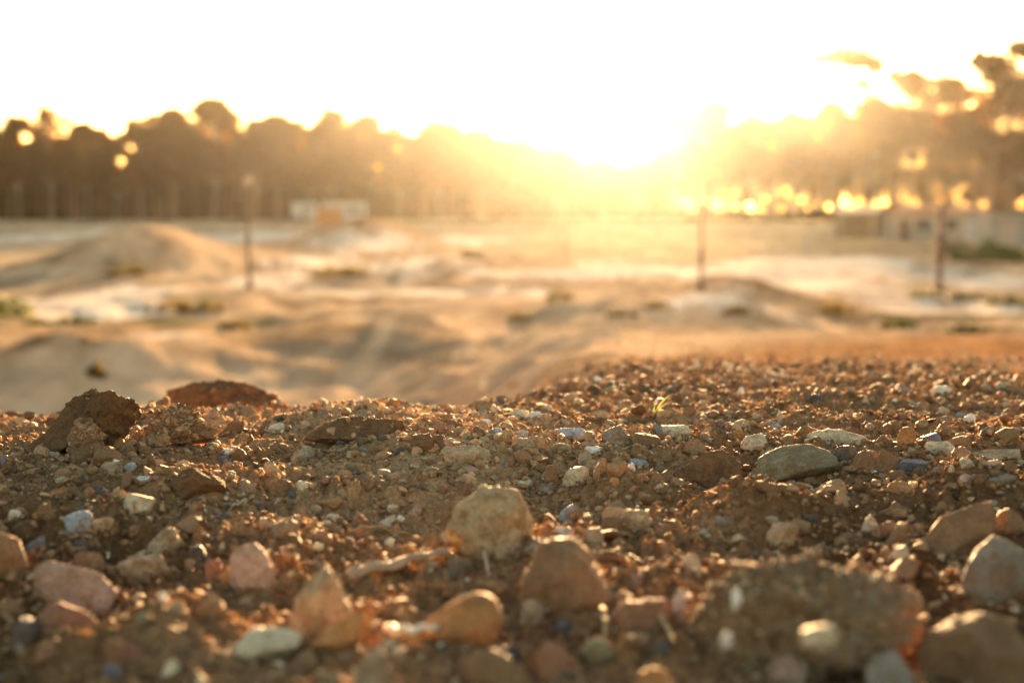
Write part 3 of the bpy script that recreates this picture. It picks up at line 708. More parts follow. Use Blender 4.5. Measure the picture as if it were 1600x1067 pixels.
# ------------------------------------------------------------------ gravel and crumbs: nobody could count them
def gravel():
    g = np.random.default_rng(33)
    pal = np.array([(.195, .110, .056), (.26, .155, .085), (.14, .08, .042), (.36, .25, .14), (.46, .36, .23), (.21, .185, .155), (.09, .085, .08), (.62, .56, .46), (.33, .175, .08), (.29, .185, .125), (.16, .17, .19)])
    pr = np.array([.20, .20, .14, .17, .10, .06, .04, .03, .045, .05, .008])
    Vs, Fs, Cs, base = [], [], [], 0
    def layer(n, sub, alo, ahi, pw, cap, jit, soilish, pts=None, dmax=99, dmin=.42, dtop=7.):
        nonlocal base
        if pts is None:
            d = np.exp(g.uniform(math.log(dmin), math.log(dtop), n)); x = g.uniform(-1, 1, n) * (.52 * d + .26)
            keep = ((d < 2.2) | (x / d > -.13)) & ((dmin > 1) | (g.random(n) < np.clip(1.5 - d / 2.6, .06, 1)))
            keep &= (n2(x * 7 + 11, d * 7) + .6 * g.normal(size=n)) > -.45
            keep &= d < dmax
            d, x = d[keep], x[keep]; z = H(x, d) + Hmicro(x, d)
        else:
            x, d, z = pts.T
        n = len(d)
        ang = alo * (1 - g.random(n) * (1 - (ahi / alo) ** (-1 / pw))) ** -pw
        size = np.minimum(d * ang, cap * np.interp(d, [.5, 1.3, 2, 4, 8], [.8, 1.1, 1.15, .9, .6]))
        V0, F0 = ICO[sub]; nv = len(V0)
        pc = pal[g.choice(len(pal), n, p=pr / pr.sum())] * g.uniform(.75, 1.25, (n, 1))
        dirt = (g.random(n) < soilish)[:, None]
        pc = np.where(dirt, pal[g.choice(3, n)] * g.uniform(.8, 1.25, (n, 1)) * (1 + .85 * DRY(x, d)[:, None]), pc)
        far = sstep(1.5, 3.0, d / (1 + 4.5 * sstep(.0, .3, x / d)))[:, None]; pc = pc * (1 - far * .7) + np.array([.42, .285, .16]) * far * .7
        R = g.normal(size=(n, 4)); R /= np.linalg.norm(R, axis=1)[:, None]
        a, b, c, e = R.T
        M = np.stack([1 - 2 * (c * c + e * e), 2 * (b * c - a * e), 2 * (b * e + a * c), 2 * (b * c + a * e), 1 - 2 * (b * b + e * e), 2 * (c * e - a * b),
                      2 * (b * e - a * c), 2 * (c * e + a * b), 1 - 2 * (b * b + c * c)], -1).reshape(n, 3, 3)
        P = V0[None] * (1 + g.uniform(-jit, jit, (n, nv, 1)))
        if sub > 1:                                       # broken faces: each crumb cut by its own planes
            Nn = g.normal(size=(n, 9, 3)); Nn /= np.linalg.norm(Nn, axis=2)[:, :, None]
            rr = np.einsum('vk,npk->nvp', V0, Nn) / g.uniform(.50, .95, (n, 1, 9))
            P = P / np.maximum(rr.max(2), .75)[:, :, None]
        P = P * np.stack([g.uniform(.75, 1.25, n), g.uniform(.6, 1.1, n), g.uniform(.4, .9, n)], 1)[:, None, :]
        P = np.einsum('nvk,njk->nvj', P, M)
        P[:, :, 2] *= .8
        P = P * (size * .62)[:, None, None] + np.stack([x, d, z + size * .10], 1)[:, None, :]
        Vs.append(P.reshape(-1, 3)); Fs.append((F0[None] + (np.arange(n) * nv)[:, None, None]).reshape(-1, 3) + base)
        Cs.append(np.repeat(pc, nv, 0)); base += n * nv
    layer(145000, 1, 1.2e-3, 7e-3, .55, .008, .34, .60)
    layer(41000, 2, 3.0e-3, 1.15e-2, .6, .0125, .10, .74)
    layer(4300, 3, 7.0e-3, 1.9e-2, .8, .019, .05, 1.0, None, 1.3)
    layer(11000, 1, 1.5e-3, 5e-3, .6, .03, .34, .75, None, 99, 2.6, 24.)
    # earth packed round the feet of the stones
    for o, px, py, w, c_, sh, short in STONES:
        if w < 24: continue
        L = o.location; m = int(w * 1.1); hw = .5 * w * L.y / FPX
        an = g.uniform(0, 2 * np.pi, m); rr = hw * g.normal(1.02, .10, m)
        X = L.x + rr * np.cos(an); Y = L.y + rr * np.sin(an) * .8
        layer(0, 1, 2.0e-3, 7e-3, .6, .008, .34, .8, np.stack([X, Y, H(X, Y) + Hmicro(X, Y) + .001], 1))
    # grit sticking to the clods of earth
    for o, px, py, w, c_, sh, short in STONES:
        if c_ not in ('clod', 'gritclod'): continue
        me = o.data; nv = len(me.vertices); co = np.empty(nv * 3, np.float32); me.vertices.foreach_get('co', co); no = np.empty(nv * 3, np.float32); me.vertices.foreach_get('normal', no)
        co = co.reshape(-1, 3); no = no.reshape(-1, 3)
        ok = np.where((no[:, 2] > -.1) & (co[:, 2] > 0))[0]
        m = int(min(len(ok), w * (40 if (w > 200 and c_ == 'gritclod') else 7 if c_ == 'gritclod' else .25)))
        k = g.choice(ok, m, replace=False)
        layer(0, 1, 1.3e-3, 8e-3, .6, .008, .3, 1.0 if c_ == 'clod' else .68, co[k] + np.array(o.location) - no[k] * .0008)
    o = mesh_np('gravel', np.concatenate(Vs), np.concatenate(Fs), M_GRIT, smooth=False, col=np.concatenate(Cs))
    tag(o, 'loose brown gravel and crumbs of earth covering the mound', 'gravel', kind='stuff')
gravel()

# ------------------------------------------------------------------ twigs, straws and the grass sprout
def strand(name, pts, rad, mat, label, cat, group=None, lift=.002, nseg=6):
    W = []
    for px, py, up in pts:
        gx, gy = hit(px, py); W.append((gx, gy, float(H(gx, gy)) + lift + up))
    W = np.array(W); o0 = W.mean(0)
    t = np.linspace(0, 1, len(W)); tt = np.linspace(0, 1, len(W) * 4)
    Wi = np.stack([np.interp(tt, t, W[:, k]) for k in range(3)], 1)
    Wi[:, 2] += .0012 * np.sin(tt * 19 + W[0, 0] * 90)
    R = rad * (1 - .45 * tt) * (1 + .15 * np.sin(tt * 31))
    m = MB().tube(Wi - o0, R, nseg).build(name, mat, smooth=True); m.location = o0
    return tag(m, label, cat, group)
strand('dry_root', [(545, 915, .006), (585, 912, .008), (630, 902, .008), (672, 888, .008), (706, 880, .004)], .0042, M_ROOT, 'long dry root reaching from the tall tan rock to the grey round pebble', 'root')
strand('dry_straw', [(606, 1006, .006), (640, 1008, .006), (684, 1004, .007)], .0026, M_WOOD, 'pale straw poking out under the egg-shaped cobble', 'straw')
strand('dry_straw', [(1024, 976, .006), (1036, 992, .006), (1052, 1012, .002)], .002, M_STRAW, 'yellow straw lying between the purplish stone and the bottom orange stone', 'straw')
strand('dry_straw', [(940, 975, .008), (946, 995, .006), (944, 1012, .002)], .0018, M_STRAW, 'thin straw bent like a hook right of the blackish pebbles', 'straw')
strand('dry_straw', [(756, 884, .008), (760, 896, .005), (764, 908, .001)], .0014, M_ROOT, 'short straw sticking up below the pale yellow boulder', 'straw')
strand('dry_twig', [(362, 800, .002), (385, 792, .004), (402, 783, .002)], .0013, M_ROOT, 'thin twig beside the dark pebble at the left of the slope', 'twig')
strand('dry_straw', [(545, 842, .004), (580, 838, .006), (640, 844, .002)], .0014, M_STRAW, 'long thin straw across the soil left of the pale yellow boulder', 'straw')

def sprout():
    gx, gy = hit(1030, 668)
    root = empty('grass_sprout', (gx, gy + .05, float(H(gx, gy + .05))))
    tag(root, 'yellow-green grass sprout behind the cream long slab', 'grass')
    for k, (lean, ln, w, dy) in enumerate([(.55, .034, .0035, 0), (.9, .030, .003, .004), (.25, .018, .0028, -.006), (-.5, .012, .0024, .004), (.1, .014, .0025, .01)]):
        V, F = [], []
        for i in range(9):
            t = i / 8; x = ln * t * math.sin(lean * (.4 + .9 * t)); z = ln * t * math.cos(lean * (.35 + .95 * t * t)); hw = w * .5 * (1 - t ** 2 * .95)
            V += [(x - hw * .8, dy - hw * .3, z), (x, dy + hw * .3, z - hw * .25), (x + hw * .8, dy - hw * .3, z)]
            if i: 
                b = 3 * i; F += [(b - 3, b - 2, b + 1, b), (b - 2, b - 1, b + 2, b + 1)]
        mesh_np('blade', V, np.array(F), M_BLADE, root)
sprout()

# ------------------------------------------------------------------ foliage
def leaf_quads(centres, size, g, stretch=1.0):
    n = len(centres)
    a = g.normal(size=(n, 3)); a /= np.linalg.norm(a, axis=1)[:, None]
    b = g.normal(size=(n, 3)); b -= a * (a * b).sum(1)[:, None]; b /= np.linalg.norm(b, axis=1)[:, None]
    s = (size * g.uniform(.6, 1.3, n))[:, None]
    V = np.stack([centres - a * s * .5 * stretch, centres + b * s * .32, centres + a * s * .5 * stretch, centres - b * s * .32], 1).reshape(-1, 3)
    return V, np.arange(4 * n).reshape(n, 4)

def blob_points(n, c, r, g, shell=.45):
    d = g.normal(size=(n, 3)); d /= np.linalg.norm(d, axis=1)[:, None]
    rad = (g.random(n) * (1 - shell ** 3) + shell ** 3) ** (1 / 3)
    return np.array(c) + d * rad[:, None] * np.array(r)

def tree(px, top, base, half, label, dist=215, pale=False, clumps=34, dens=1.0, lean=0., low=.42, extra=None, group='gum trees of the wood', thick=.22):
    """trunk with limbs reaching into a crown of leaf clumps"""
    g = np.random.default_rng(int(px * 13 + top) + 9000)
    x, y = (px - 800) / FPX * dist, dist
    zb = float(H(x, y)); zt = at(px, top, dist)[2]; hw = 1.8 * half * dist / FPX
    root = empty('gum_tree', (x, y, zb)); tag(root, label, 'tree', group)
    hgt = zt - zb; ln = lean * hgt
    mb = MB()
    ts = np.linspace(0, 1, 7)
    tr = np.stack([ln * ts ** 1.3 + .25 * np.sin(ts * 5 + px), .2 * np.sin(ts * 4), ts * hgt * .86 - .3], 1)
    mb.tube(tr, thick * (1.15 - ts) + .03, 7)
    C = []
    for k in range(clumps):
        fz = low + (1 - low) * (k + .5) / clumps
        prof = math.sin(math.pi * min(1, max(.08, (fz - low) / (1 - low) * .78 + .2))) ** .8
        an = k * 2.4 + g.uniform(-.4, .4); rr = g.uniform(.2, 1.0) * prof * hw
        c = np.array([ln * fz + rr * math.cos(an), rr * math.sin(an) * .8, hgt * fz - .12 * hw])
        r = np.array([hw * g.uniform(.13, .30), hw * g.uniform(.13, .28), hw * g.uniform(.09, .17)])
        c[2] = min(c[2], hgt - r[2] * .9)
        C.append((c, r))
    c = np.array([ln + g.uniform(-.1, .1) * hw, 0, hgt - hw * .3]); C.append((c, np.array([hw * .32, hw * .30, hw * .17])))
    for (ex, ey, ew, eh) in extra or []:
        p = at(ex, ey, dist); p = p - np.array([x, y, zb]); R_ = np.array([ew * dist / FPX / 2, 1.3, eh * dist / FPX / 2])
        C.append((p, R_ * .8))
        for _ in range(5):
            C.append((p + R_ * np.array([g.uniform(-.85, .85), g.uniform(-.6, .6), g.uniform(-.7, .6)]), R_ * g.uniform(.22, .45, 3)))
    for ci, (c, r) in enumerate(C):
        fz = max(.25, min(.8, c[2] / hgt - .16)); s0 = np.array([np.interp(fz * hgt, tr[:, 2], tr[:, k]) for k in range(3)])
        mid = .5 * (s0 + c) + np.array([0, 0, -.05 * hgt * .5])
        mb.tube(np.array([s0, mid, c]), np.array([.10, .065, .03]) * (1.8 if ci > clumps else 1), 5)
    mb.build('trunk', M_BARKP if pale else M_BARK, root, True)
    pts = []
    for ci, (c, r) in enumerate(C):
        n = int((5.5 / dens if ci > clumps else 1) * 270 * dens ** 1.5 * max(.3, np.prod(r) / 2.2) ** .62)
        pts.append(blob_points(n, c, r, g)); pts.append(blob_points(int(n * .14), c, r * 1.5, g, .6))
    V, F = leaf_quads(np.concatenate(pts), .62, g, 1.15)
    mesh_np('crown', V, F, M_LEAF, root, False)
    return root

B = 346
TREES = [
 (-22, 196, B, 40, 'gum tree cut by the left edge, at the dark end of the wood', {}),
 (34, 178, B, 36, 'pale-stemmed gum at the dark left end of the wood', dict(pale=True, dens=.8)),
 (82, 163, B, 40, 'round-topped gum with bright gaps in its crown, behind the spoil heap\'s left side', dict(dens=.42)),
 (138, 188, B, 36, 'lower gum right behind the spoil heap', dict(dens=.9)),
 (182, 216, B, 26, 'smallest gum, in the notch beyond the spoil heap', dict(dens=.8)),
 (222, 185, B, 34, 'gum with a ragged crown right of the notch in the treetops', dict(dens=.8)),
 (272, 166, B, 40, 'broad gum between the ragged one and the highest of the wood', dict(pale=True)),
 (338, 150, B, 44, 'highest gum of the wood\'s left half, left of the lamp post', dict(dens=1.2)),
 (398, 184, B, 34, 'pale leaning gum right behind the lamp post', dict(pale=True, lean=.12)),
 (436, 175, B, 36, 'gum just left of the white trailer', dict()),
 (486, 190, B, 30, 'pale leaning gum rising behind the white trailer', dict(pale=True, lean=.1, dens=.8)),
 (524, 168, B, 38, 'rounded gum rising behind the orange container', dict()),
 (578, 176, B, 36, 'gum just right of the white cabin', dict()),
 (626, 204, B, 28, 'low gum by the dip in the treetops', dict(dens=.8)),
 (688, 188, B, 42, 'domed gum between the dip in the treetops and the sun', dict(dens=1.2)),
 (748, 200, B, 36, 'gum sloping down from the domed one towards the sun', dict(pale=True)),
 (812, 216, B, 36, 'hazy gum in the yellow glow, second of the falling treetops', dict()),
 (872, 228, B, 36, 'hazy gum in the yellow glow, third of the falling treetops', dict()),
 (938, 244, B, 32, 'lowest hazy gum directly left of the sun', dict(low=.3)),
 (992, 252, B, 30, 'low gum directly under the sun', dict(dens=.8, low=.5)),
 (1052, 226, B, 36, 'low gum directly right of the sun, with light under it', dict(low=.5)),
 (1112, 154, B, 38, 'tall glowing gum behind the middle post, with a stray tuft above it', dict(low=.48, extra=[(1160, 118, 62, 14), (1085, 190, 50, 22)])),
 (1176, 178, B, 36, 'rounded glowing gum right of the tall one', dict(low=.48)),
 (1236, 172, B, 36, 'dense gum left of the dark hut', dict(low=.42, dens=1.2)),
 (1296, 158, B, 36, 'dense gum rising behind the dark hut', dict(low=.45, dens=1.1)),
 (1362, 150, B, 40, 'gum with a high separate plume of leaves', dict(low=.45, dens=.7, extra=[(1325, 90, 100, 34), (1290, 92, 46, 14), (1368, 104, 30, 22), (1346, 131, 26, 16)])),
 (1424, 112, B, 40, 'open-crowned gum behind the white house', dict(low=.42, dens=.40, pale=True, extra=[(1425, 128, 66, 46), (1466, 155, 44, 30), (1402, 180, 70, 30), (1440, 185, 80, 30), (1385, 205, 70, 30)])),
 (1492, 160, B, 42, 'gum full of bright gaps behind the right post', dict(low=.45, dens=.42, extra=[(1500, 150, 70, 34), (1478, 128, 50, 24), (1518, 182, 80, 36), (1452, 205, 80, 36)])),
]
for px, top, base, half, lab, kw in TREES:
    tree(px, top, base, half, lab, **kw)
tree(1549, 84, 380, 56, 'big near gum with a thick grey trunk beside the grey shed', dist=135, low=.40, dens=.44, clumps=30, thick=.38, pale=True, group=None,
     extra=[(1545, 100, 60, 34), (1500, 190, 60, 40), (1520, 225, 90, 50), (1580, 150, 60, 60), (1592, 76, 40, 30)])
tree(1612, 100, 380, 60, 'near gum cut by the right edge', dist=140, low=.45, dens=.42, group=None, extra=[(1590, 230, 80, 70)])

def far_wood():
    g = np.random.default_rng(5)
    P = []
    tops = np.array([(px, t) for px, t, *_ in TREES] + [(1549, 170), (1650, 170), (-120, 200)], float); tops = tops[np.argsort(tops[:, 0])]
    n = 60000
    px = g.uniform(-120, 1700, n); y = g.uniform(222, 252, n)
    top = np.interp(px, tops[:, 0], tops[:, 1]) + np.where(px < 640, 54, np.where(px < 1010, 18, 62)) + 20 * n2(px / 21., px * 0 + 2.5) + 14 * n2(px / 8., y / 5.)
    right = px > 985
    top = np.where(right, np.maximum(top, 205 + 16 * n2(px / 30., px * 0)), top)
    bot = np.where(right, 334, 352)
    f = g.random(n)
    py = top + (bot - top) * f
    x = (px - 800) / FPX * y; z = CAMZ + (HORIZON - py) / FPX * y
    keep = ~(right & (px > 1380) & (f < .42) & (g.random(n) < .45))
    keep &= ~(right & (py > 292) & (n2(px / 8., py / 7. + 4) + .35 * n2(px / 50., px * 0 + 3) > .24))
    keep &= ~(right & (py > 312) & (py < 326) & (n2(px / 11., px * 0 + 7) > .26))
    C = np.stack([x, y, z], 1)[keep]
    # undergrowth along the ground on the right
    m = 2600; pu = g.uniform(985, 1720, m); yu = g.uniform(205, 245, m); pyu = 330 + 18 * g.random(m) + 3 * n2(pu / 14., pu * 0)
    U = np.stack([(pu - 800) / FPX * yu, yu, CAMZ + (HORIZON - pyu) / FPX * yu], 1)
    m = 16000; pl = g.uniform(-140, 1000, m); yl = g.uniform(222, 250, m); pyl = 280 + 70 * g.random(m)
    L = np.stack([(pl - 800) / FPX * yl, yl, CAMZ + (HORIZON - pyl) / FPX * yl], 1)
    V, F = leaf_quads(np.concatenate([C, U, L]), 1.3, g)
    mb = MB()
    for q in range(70):                                   # thin stems along the edge of the mass
        pt = g.uniform(-80, 1660); yt = g.uniform(214, 224); xt = (pt - 800) / FPX * yt; zb = float(H(xt, yt)); hh = g.uniform(7, 12); ln = g.normal(0, .5)
        mb.tube([(xt, yt, zb - .3), (xt + ln * .4, yt, zb + hh * .5), (xt + ln, yt, zb + hh)], [g.uniform(.13, .24), .13, .07], 6)
    Vt, Ft = np.concatenate(mb.V), np.concatenate(mb.F4)
    o = mesh_np('far_wood', np.concatenate([V, Vt]), np.concatenate([F, Ft + len(V)]), M_LEAF2, None, False)
    o.data.materials.append(M_BARKP)
    mi = np.zeros(len(o.data.polygons), np.int32); mi[len(F):] = 1; o.data.polygons.foreach_set('material_index', mi)
    tag(o, 'dense dim wood behind the front row of gum trees', 'wood', kind='stuff')
far_wood()

def shrub(px, base, w, h, label, mat=None, dens=1.0, name='shrub', cat='shrub', group='scrubby bushes on the track'):
    g = np.random.default_rng(int(px * 7 + base) + 9000)
    x, y = plain_at(px, base); s = y / FPX
    hx, hy = hit(px, base, 6.)
    if abs(hy - y) < .5 * y: x, y = hx, hy; s = y / FPX
    W, Hh = w * s, h * s
    root = empty(name, (x, y, float(H(x, y)))); tag(root, label, cat, group)
    mb = MB(); P = []
    k = max(4, int(w / h * 3))
    for i in range(k):
        cx = (i + .5) / k * W - W / 2 + g.uniform(-.1, .1) * W; e_ = 1 - .55 * abs(2 * (i + .5) / k - 1) ** 2; r = np.array([W / k * 1.1, min(W, Hh) * .7, Hh * e_ * g.uniform(.3, .75)])
        c = np.array([cx, g.uniform(-.3, .3) * min(W, Hh), r[2] * .95])
        mb.tube([(cx * .6, 0, -.05), (cx * .85, c[1] * .5, c[2] * .5), c], [.03 * Hh, .02 * Hh, .008 * Hh], 5)
        P.append(blob_points(int(90 * dens), c, r, g, .2))
    mb.build('stems', M_BARK, root)
    V, F = leaf_quads(np.concatenate(P), .17 * Hh + .02, g)
    mesh_np('foliage', V, F, mat or M_SHRUB, root, False)
for a in [(12, 498, 66, 44, 'dark green bush at the left edge beside the pale track', M_SHRUBG), (118, 505, 56, 12, 'low green bush on the edge of the left pale track', M_SHRUBG),
          (60, 508, 44, 10, 'flat bush right of the dark green edge bush', M_SHRUBG),
          (292, 488, 108, 20, 'wide brown-green bush on the rise left of the lamp post', None), (366, 515, 42, 17, 'small olive bush in front of the lamp post', None),
          (212, 430, 40, 17, 'dark bush at the right foot of the spoil heap', None), (178, 432, 34, 12, 'low bush at the foot of the spoil heap', None), (534, 434, 92, 20, 'flat olive bush between two pale tracks', None),
          (738, 402, 36, 13, 'yellowish bush alone on the far pale ground', None), (814, 502, 36, 13, 'golden bush on the ramp left of the pale jump', None),
          (876, 524, 40, 16, 'golden bush at the left foot of the pale jump', None), (972, 552, 50, 11, 'low brown bush in front of the pale jump', None), (1030, 550, 44, 12, 'brown bush right in front of the pale jump', None),
          (1302, 492, 54, 20, 'brown bush on the mound right of the middle post', None), (1404, 514, 66, 15, 'dark bush below the winding pale track', M_SHRUBG),
          (1440, 466, 46, 12, 'dark bush left of the foot of the right post', M_SHRUBG), (1508, 470, 70, 11, 'dark bush right of the foot of the right post', M_SHRUBG),
          (1578, 477, 70, 14, 'dark bush near the right edge beside the pale track', M_SHRUBG), (1520, 522, 90, 12, 'long dark bush below the pale track at the right edge', M_SHRUBG),
          (152, 590, 22, 22, 'little dark bush on top of the cut bank', None), (1150, 492, 40, 14, 'brown bush just right of the middle post\'s foot', None)]:
    shrub(*a)
shrub(1566, 411, 140, 30, 'dark green hedge in front of the grey shed', M_HEDGE, 4.0, 'hedge', 'hedge', None)
shrub(1502, 392, 60, 14, 'low green bush in front of the white house', M_SHRUBG, 1.2, group=None)

# ------------------------------------------------------------------ posts
def post(px, base, top, label, wpx=7, knob=False, lean=0., flanges=(0.45,)):
    x, y = plain_at(px, base); s = y / FPX; zb = float(H(x, y)); h = (base - top) * s; r = wpx * s / 2
    root = empty('post', (x, y, zb)); tag(root, label, 'post', 'posts standing on the dirt track')
    MB().tube([(0, 0, -.3), (lean * h * .5, 0, h * .5), (lean * h, 0, h)], [r, r * .92, r * .85], 10).build('shaft', M_RUST, root, True)
    MB().tube([(0, 0, -.05), (0, 0, .10), (0, 0, .22)], [r * 2.2, r * 2.0, r * 1.15], 10).build('footing', M_RUST, root, True)
    for f in flanges:
        MB().tube([(lean * h * f, 0, h * f - .09), (lean * h * f, 0, h * f + .09)], [r * 1.55, r * 1.55], 10).build('collar', M_RUST, root, True)
    if knob:
        q = np.linspace(-1, 1, 9); MB().tube([(lean * h, 0, h + .13 + .13 * t) for t in q], .13 * np.sqrt(np.maximum(.02, 1 - q * q)), 12).build('lamp_shade', M_CREAM, root, True)
    else:
        MB().tube([(lean * h, 0, h - .01), (lean * h, 0, h + .05)], [r * 1.2, r * .7], 10).build('cap', M_RUST, root, True)
post(390, 460, 300, 'tall rusty lamp post with a round shiny head on the left', 6, True, flanges=(.48,))
post(1095, 482, 345, 'rusty post in the haze right of the sun', 6, flanges=(.4,))
post(1467, 466, 330, 'dark rusty post in front of the white house', 10, flanges=(.4, .62))
post(884, 420, 362, 'faint thin post in the glow left of the sun', 4)
post(1262, 398, 366, 'short white-topped post in front of the dense gum', 6, flanges=(.8,))
for o in bpy.data.objects:
    if o.name.startswith('post') and o.get('label', '').startswith('short white'):
        for ch in o.children: ch.data.materials[0] = M_CREAM

# ------------------------------------------------------------------ buildings and vehicles at the edge of the wood
def placed(px, base, dist=None):
    if dist is None: x, y = plain_at(px, base)
    else: x, y = (px - 800) / FPX * dist, dist
    return x, y, float(H(x, y)), y / FPX

def white_trailer():
    x, y, z, s = placed(477, 345, 190); z = at(477, 347, y)[2]
    r = empty('box_trailer', (x, y, z)); tag(r, 'white box trailer parked at the edge of the wood', 'trailer')
    W = 36 * s; b = MB().box((0, 0, 1.55), (W, 2.0, 2.1), .05); b.build('body', M_WHITE, r)
    MB().box((0, -1.02, 1.35), (.75, .05, 1.5)).build('door', M_CREAM, r)
    MB().box((W * .3, -1.02, 1.8), (.6, .05, .5)).build('window', M_GLASS, r)
    for sx in (-.35, .05):
        MB().tube([(sx * W, -1.0, .35), (sx * W, -.78, .35)], [.35, .35], 14).build('wheel', M_TYRE, r, True)
        MB().tube([(sx * W, .78, .35), (sx * W, 1.0, .35)], [.35, .35], 14).build('wheel', M_TYRE, r, True)
    MB().tube([(W * .5, 0, .55), (W * .5 + .9, 0, .5)], [.06, .05], 6).build('drawbar', M_GREYM, r, True)
white_trailer()

def cabin():
    x, y, z, s = placed(539, 345, 192); z = at(539, 349, y)[2]
    r = empty('site_cabin', (x, y, z)); tag(r, 'long white site cabin behind the orange container', 'cabin')
    W = 66 * s
    MB().box((0, 0, 1.5), (W, 2.4, 2.5), .06).build('wall', M_WHITE, r)
    MB().box((0, 0, 2.83), (W + .3, 2.7, .16), .03).build('roof', M_CREAM, r)
    for k in (-.1, .2):
        f = MB().box((k * W, -1.215, 1.75), (.95, .04, .75)).build('window', M_CREAM, r)
        MB().box((k * W, -1.245, 1.75), (.78, .03, .58)).build('pane', M_GLASS, f)
    d = MB().box((.4 * W, -1.215, 1.3), (.8, .04, 1.9)).build('door', M_CREAM, r)
    MB().box((.4 * W + .28, -1.26, 1.25), (.05, .05, .16)).build('handle', M_GREYM, d)
cabin()

def container():
    x, y, z, s = placed(517, 349, 178); z = at(517, 352, y)[2]
    r = empty('skip_container', (x, y, z)); tag(r, 'orange open container standing in front of the white cabin', 'container')
    W = 38 * s; h = 2.0
    b = MB()
    b.box((0, -.9, h / 2), (W, .06, h)); b.box((0, .9, h / 2), (W, .06, h)); b.box((-W / 2 + .03, 0, h / 2), (.06, 1.74, h)); b.box((W / 2 - .03, 0, h / 2), (.06, 1.74, h)); b.box((0, 0, .06), (W - .12, 1.74, .08))
    b.build('body', M_ORANGE, r)
    m = MB()
    for k in np.linspace(-.42, .42, 7): m.box((k * W, -.965, h / 2), (.09, .07, h * .9))
    m.build('ribs', M_ORANGE, r)
    MB().box((0, -.96, h + .04), (W + .1, .18, .09)).build('rim', M_ORANGE, r)
container()

def house():
    x, y, z, s = placed(1455, 376)
    r = empty('house', (x, y, z)); tag(r, 'low white house with a terracotta roof under the trees', 'house')
    W = 142 * s; h = 44 * s
    MB().box((0, 0, h / 2), (W, 4.4, h), .05).build('wall', M_CREAM, r)
    V = [(-W / 2 - .3, -2.5, h + .004), (W / 2 + .3, -2.5, h + .004), (W / 2 + .3, 2.5, h + .004), (-W / 2 - .3, 2.5, h + .004), (-W / 2 + .6, 0, h + .55), (W / 2 - .6, 0, h + .55)]
    ro = MB().add(V, [(0, 1, 5, 4), (2, 3, 4, 5), (1, 2, 5, 5), (3, 0, 4, 4), (3, 2, 1, 0)]).build('roof', M_TILE, r)
    MB().box((0, -2.56, h - .05), (W + .6, .07, .16)).build('gutter', M_TILE, r)
    for k, w_, h_ in ((-.18, 1.3, .8), (.12, 1.0, .8), (.38, 1.2, .8)):
        f = MB().box((k * W, -2.215, h * .58), (w_ + .16, .04, h_ + .16)).build('window', M_WHITE, r)
        MB().box((k * W, -2.245, h * .58), (w_, .03, h_)).build('pane', M_GLASS, f)
    d = MB().box((-.38 * W, -2.215, h * .38), (.85, .04, h * .72)).build('door', M_DARKW, r)
    MB().box((-.38 * W + .3, -2.26, h * .38), (.06, .05, .14)).build('handle', M_METAL, d)
house()

def hut():
    x, y, z, s = placed(1346, 374)
    r = empty('hut', (x, y, z)); tag(r, 'dark brown boarded hut left of the white house', 'hut')
    W = 72 * s; h = 40 * s
    b = MB(); nb = 14
    for k in range(nb): b.box(((k + .5) / nb * W - W / 2, -1.5, h / 2), (W / nb * .94, .07, h))
    b.box((0, .02, h / 2), (W * .99, 2.9, h * .99)); b.build('wall', M_DARKW, r)
    V = [(-W / 2 - .2, -1.8, h), (W / 2 + .2, -1.8, h), (W / 2 + .2, 1.7, h + .35), (-W / 2 - .2, 1.7, h + .35)]
    V += [(a, c, e + .1) for a, c, e in V]
    MB().add(V, [(3, 2, 1, 0), (4, 5, 6, 7), (0, 1, 5, 4), (1, 2, 6, 5), (2, 3, 7, 6), (3, 0, 4, 7)]).build('roof', M_GREYM, r)
    d = MB().box((W * .2, -1.57, h * .42), (.85, .05, h * .8)).build('door', M_BARK, r)
    MB().box((W * .2 - .3, -1.62, h * .42), (.06, .05, .14)).build('handle', M_METAL, d)
hut()

def shed():
    x, y, z, s = placed(1590, 386)
    r = empty('shed', (x, y, z)); tag(r, 'grey metal shed at the right edge behind the hedge', 'shed')
    W = 110 * s; h = 50 * s
    b = MB(); nb = 22
    for k in range(nb): b.tube([((k + .5) / nb * W - W / 2, -1.8, 0), ((k + .5) / nb * W - W / 2, -1.8, h)], [W / nb * .5] * 2, 8)
    b.box((0, .02, h / 2), (W * .99, 3.6, h * .99)); b.build('wall', M_GREYM, r)
    MB().box((0, -.1, h + .06), (W + .3, 4.3, .1)).build('roof', M_GREYM, r)
    MB().box((-W * .28, -1.96, h * .42), (1.3, .06, h * .82)).build('door', M_CREAM, r)
shed()

def drum():
    x, y, z, s = placed(1491, 376)
    y -= 4; z = float(H(x, y))
    r = empty('water_drum', (x, y, z)); tag(r, 'white round water drum standing in front of the white house', 'drum')
    MB().tube([(0, 0, 0), (0, 0, .05), (0, 0, 1.35), (0, 0, 1.4)], [.52, .55, .55, .5], 18).build('barrel', M_WHITE, r, True)
    MB().tube([(0, 0, 1.39), (0, 0, 1.5)], [.2, .18], 12).build('lid', M_METAL, r, True)
    for zz in (.45, .95): MB().tube([(0, 0, zz - .03), (0, 0, zz + .03)], [.575, .575], 18).build('hoop', M_WHITE, r, True)
drum()

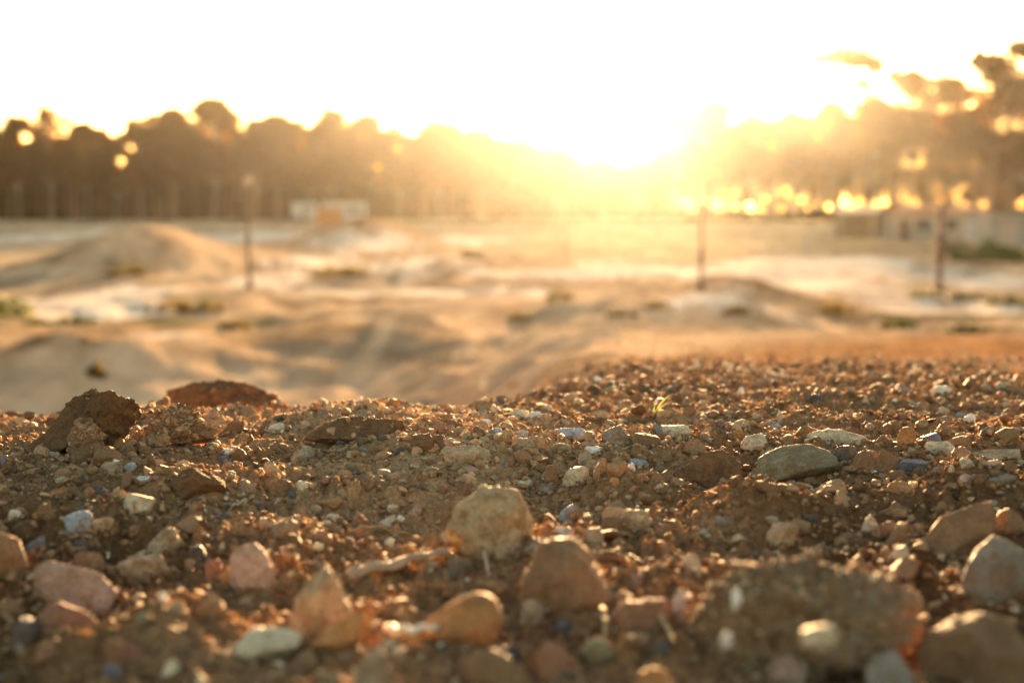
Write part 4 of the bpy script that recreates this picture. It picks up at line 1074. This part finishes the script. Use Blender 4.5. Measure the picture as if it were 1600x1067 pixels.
# ------------------------------------------------------------------ haze for the sun glare
HAZE_D, HAZE_G = .000027, .87
def haze():  # added volume whose forward scatter imitates the lens glare of the sun
    x0, x1, y0, y1, z0, z1 = -680, 680, -12, 520, -3, 40
    V = np.array([(x0, y0, z0), (x1, y0, z0), (x1, y1, z0), (x0, y1, z0), (x0, y0, z1), (x1, y0, z1), (x1, y1, z1), (x0, y1, z1)], float)
    F = np.array([(3, 2, 1, 0), (4, 5, 6, 7), (0, 1, 5, 4), (1, 2, 6, 5), (2, 3, 7, 6), (3, 0, 4, 7)])
    m = bpy.data.materials.new('haze'); m.use_nodes = True; nt = m.node_tree
    nt.nodes.remove(nt.nodes['Principled BSDF'])
    v = nt.nodes.new('ShaderNodeVolumePrincipled')
    v.inputs['Color'].default_value = (1, .94, .82, 1); v.inputs['Density'].default_value = HAZE_D; v.inputs['Anisotropy'].default_value = HAZE_G
    nt.links.new(v.outputs[0], nt.nodes['Material Output'].inputs['Volume'])
    o = mesh_np('haze', V, F, m, None, False)
    tag(o, 'golden haze added to imitate sun glare in the lens', 'haze', kind='stuff')
haze()

# ------------------------------------------------------------------ light, sky, camera
world = bpy.data.worlds.new('World'); SC.world = world; world.use_nodes = True
wn = world.node_tree; bg = wn.nodes['Background']
sky = wn.nodes.new('ShaderNodeTexSky'); sky.sky_type = 'NISHITA'; sky.sun_disc = False
sky.sun_elevation = SUN_EL; sky.sun_rotation = SUN_AZ; sky.altitude = 0; sky.air_density = 1.0; sky.dust_density = 1.6; sky.ozone_density = 2.0
tint = wn.nodes.new('ShaderNodeMix'); tint.data_type = 'RGBA'; tint.blend_type = 'MULTIPLY'; tint.inputs[0].default_value = 1
tint.inputs[7].default_value = (1, .775, .525, 1)           # white balance of the evening sky
wn.links.new(sky.outputs[0], tint.inputs[6]); wn.links.new(tint.outputs[2], bg.inputs['Color']); bg.inputs['Strength'].default_value = .047

ld = bpy.data.lights.new('sun', 'SUN'); ld.energy = 5.0; ld.angle = math.radians(.6); ld.color = (1.0, .63, .29)
sun = bpy.data.objects.new('sun', ld); COL.objects.link(sun)
sd = Vector((math.sin(SUN_AZ) * math.cos(SUN_EL), math.cos(SUN_AZ) * math.cos(SUN_EL), math.sin(SUN_EL)))
sun.rotation_euler = sd.to_track_quat('Z', 'Y').to_euler(); sun.location = (20, 200, 60)

cd = bpy.data.cameras.new('camera'); cam = bpy.data.objects.new('camera', cd); COL.objects.link(cam)
cam.location = (0, 0, CAMZ); cam.rotation_euler = (math.pi / 2 - PITCH, 0, 0)
cd.lens = 50; cd.sensor_width = 36; cd.clip_start = .02; cd.clip_end = 3000
cd.dof.use_dof = True; cd.dof.focus_distance = 1.27; cd.dof.aperture_fstop = 50 / 10.6; cd.dof.aperture_blades = 0
SC.camera = cam

SC.view_settings.view_transform = 'Standard'; SC.view_settings.look = 'None'; SC.view_settings.gamma = 1; SC.view_settings.exposure = 4.4
cy = SC.cycles
cy.use_denoising = True
cy.max_bounces = 6; cy.diffuse_bounces = 3; cy.glossy_bounces = 2; cy.transmission_bounces = 3; cy.volume_bounces = 0; cy.transparent_max_bounces = 4
cy.sample_clamp_indirect = 6; cy.caustics_reflective = False; cy.caustics_refractive = False
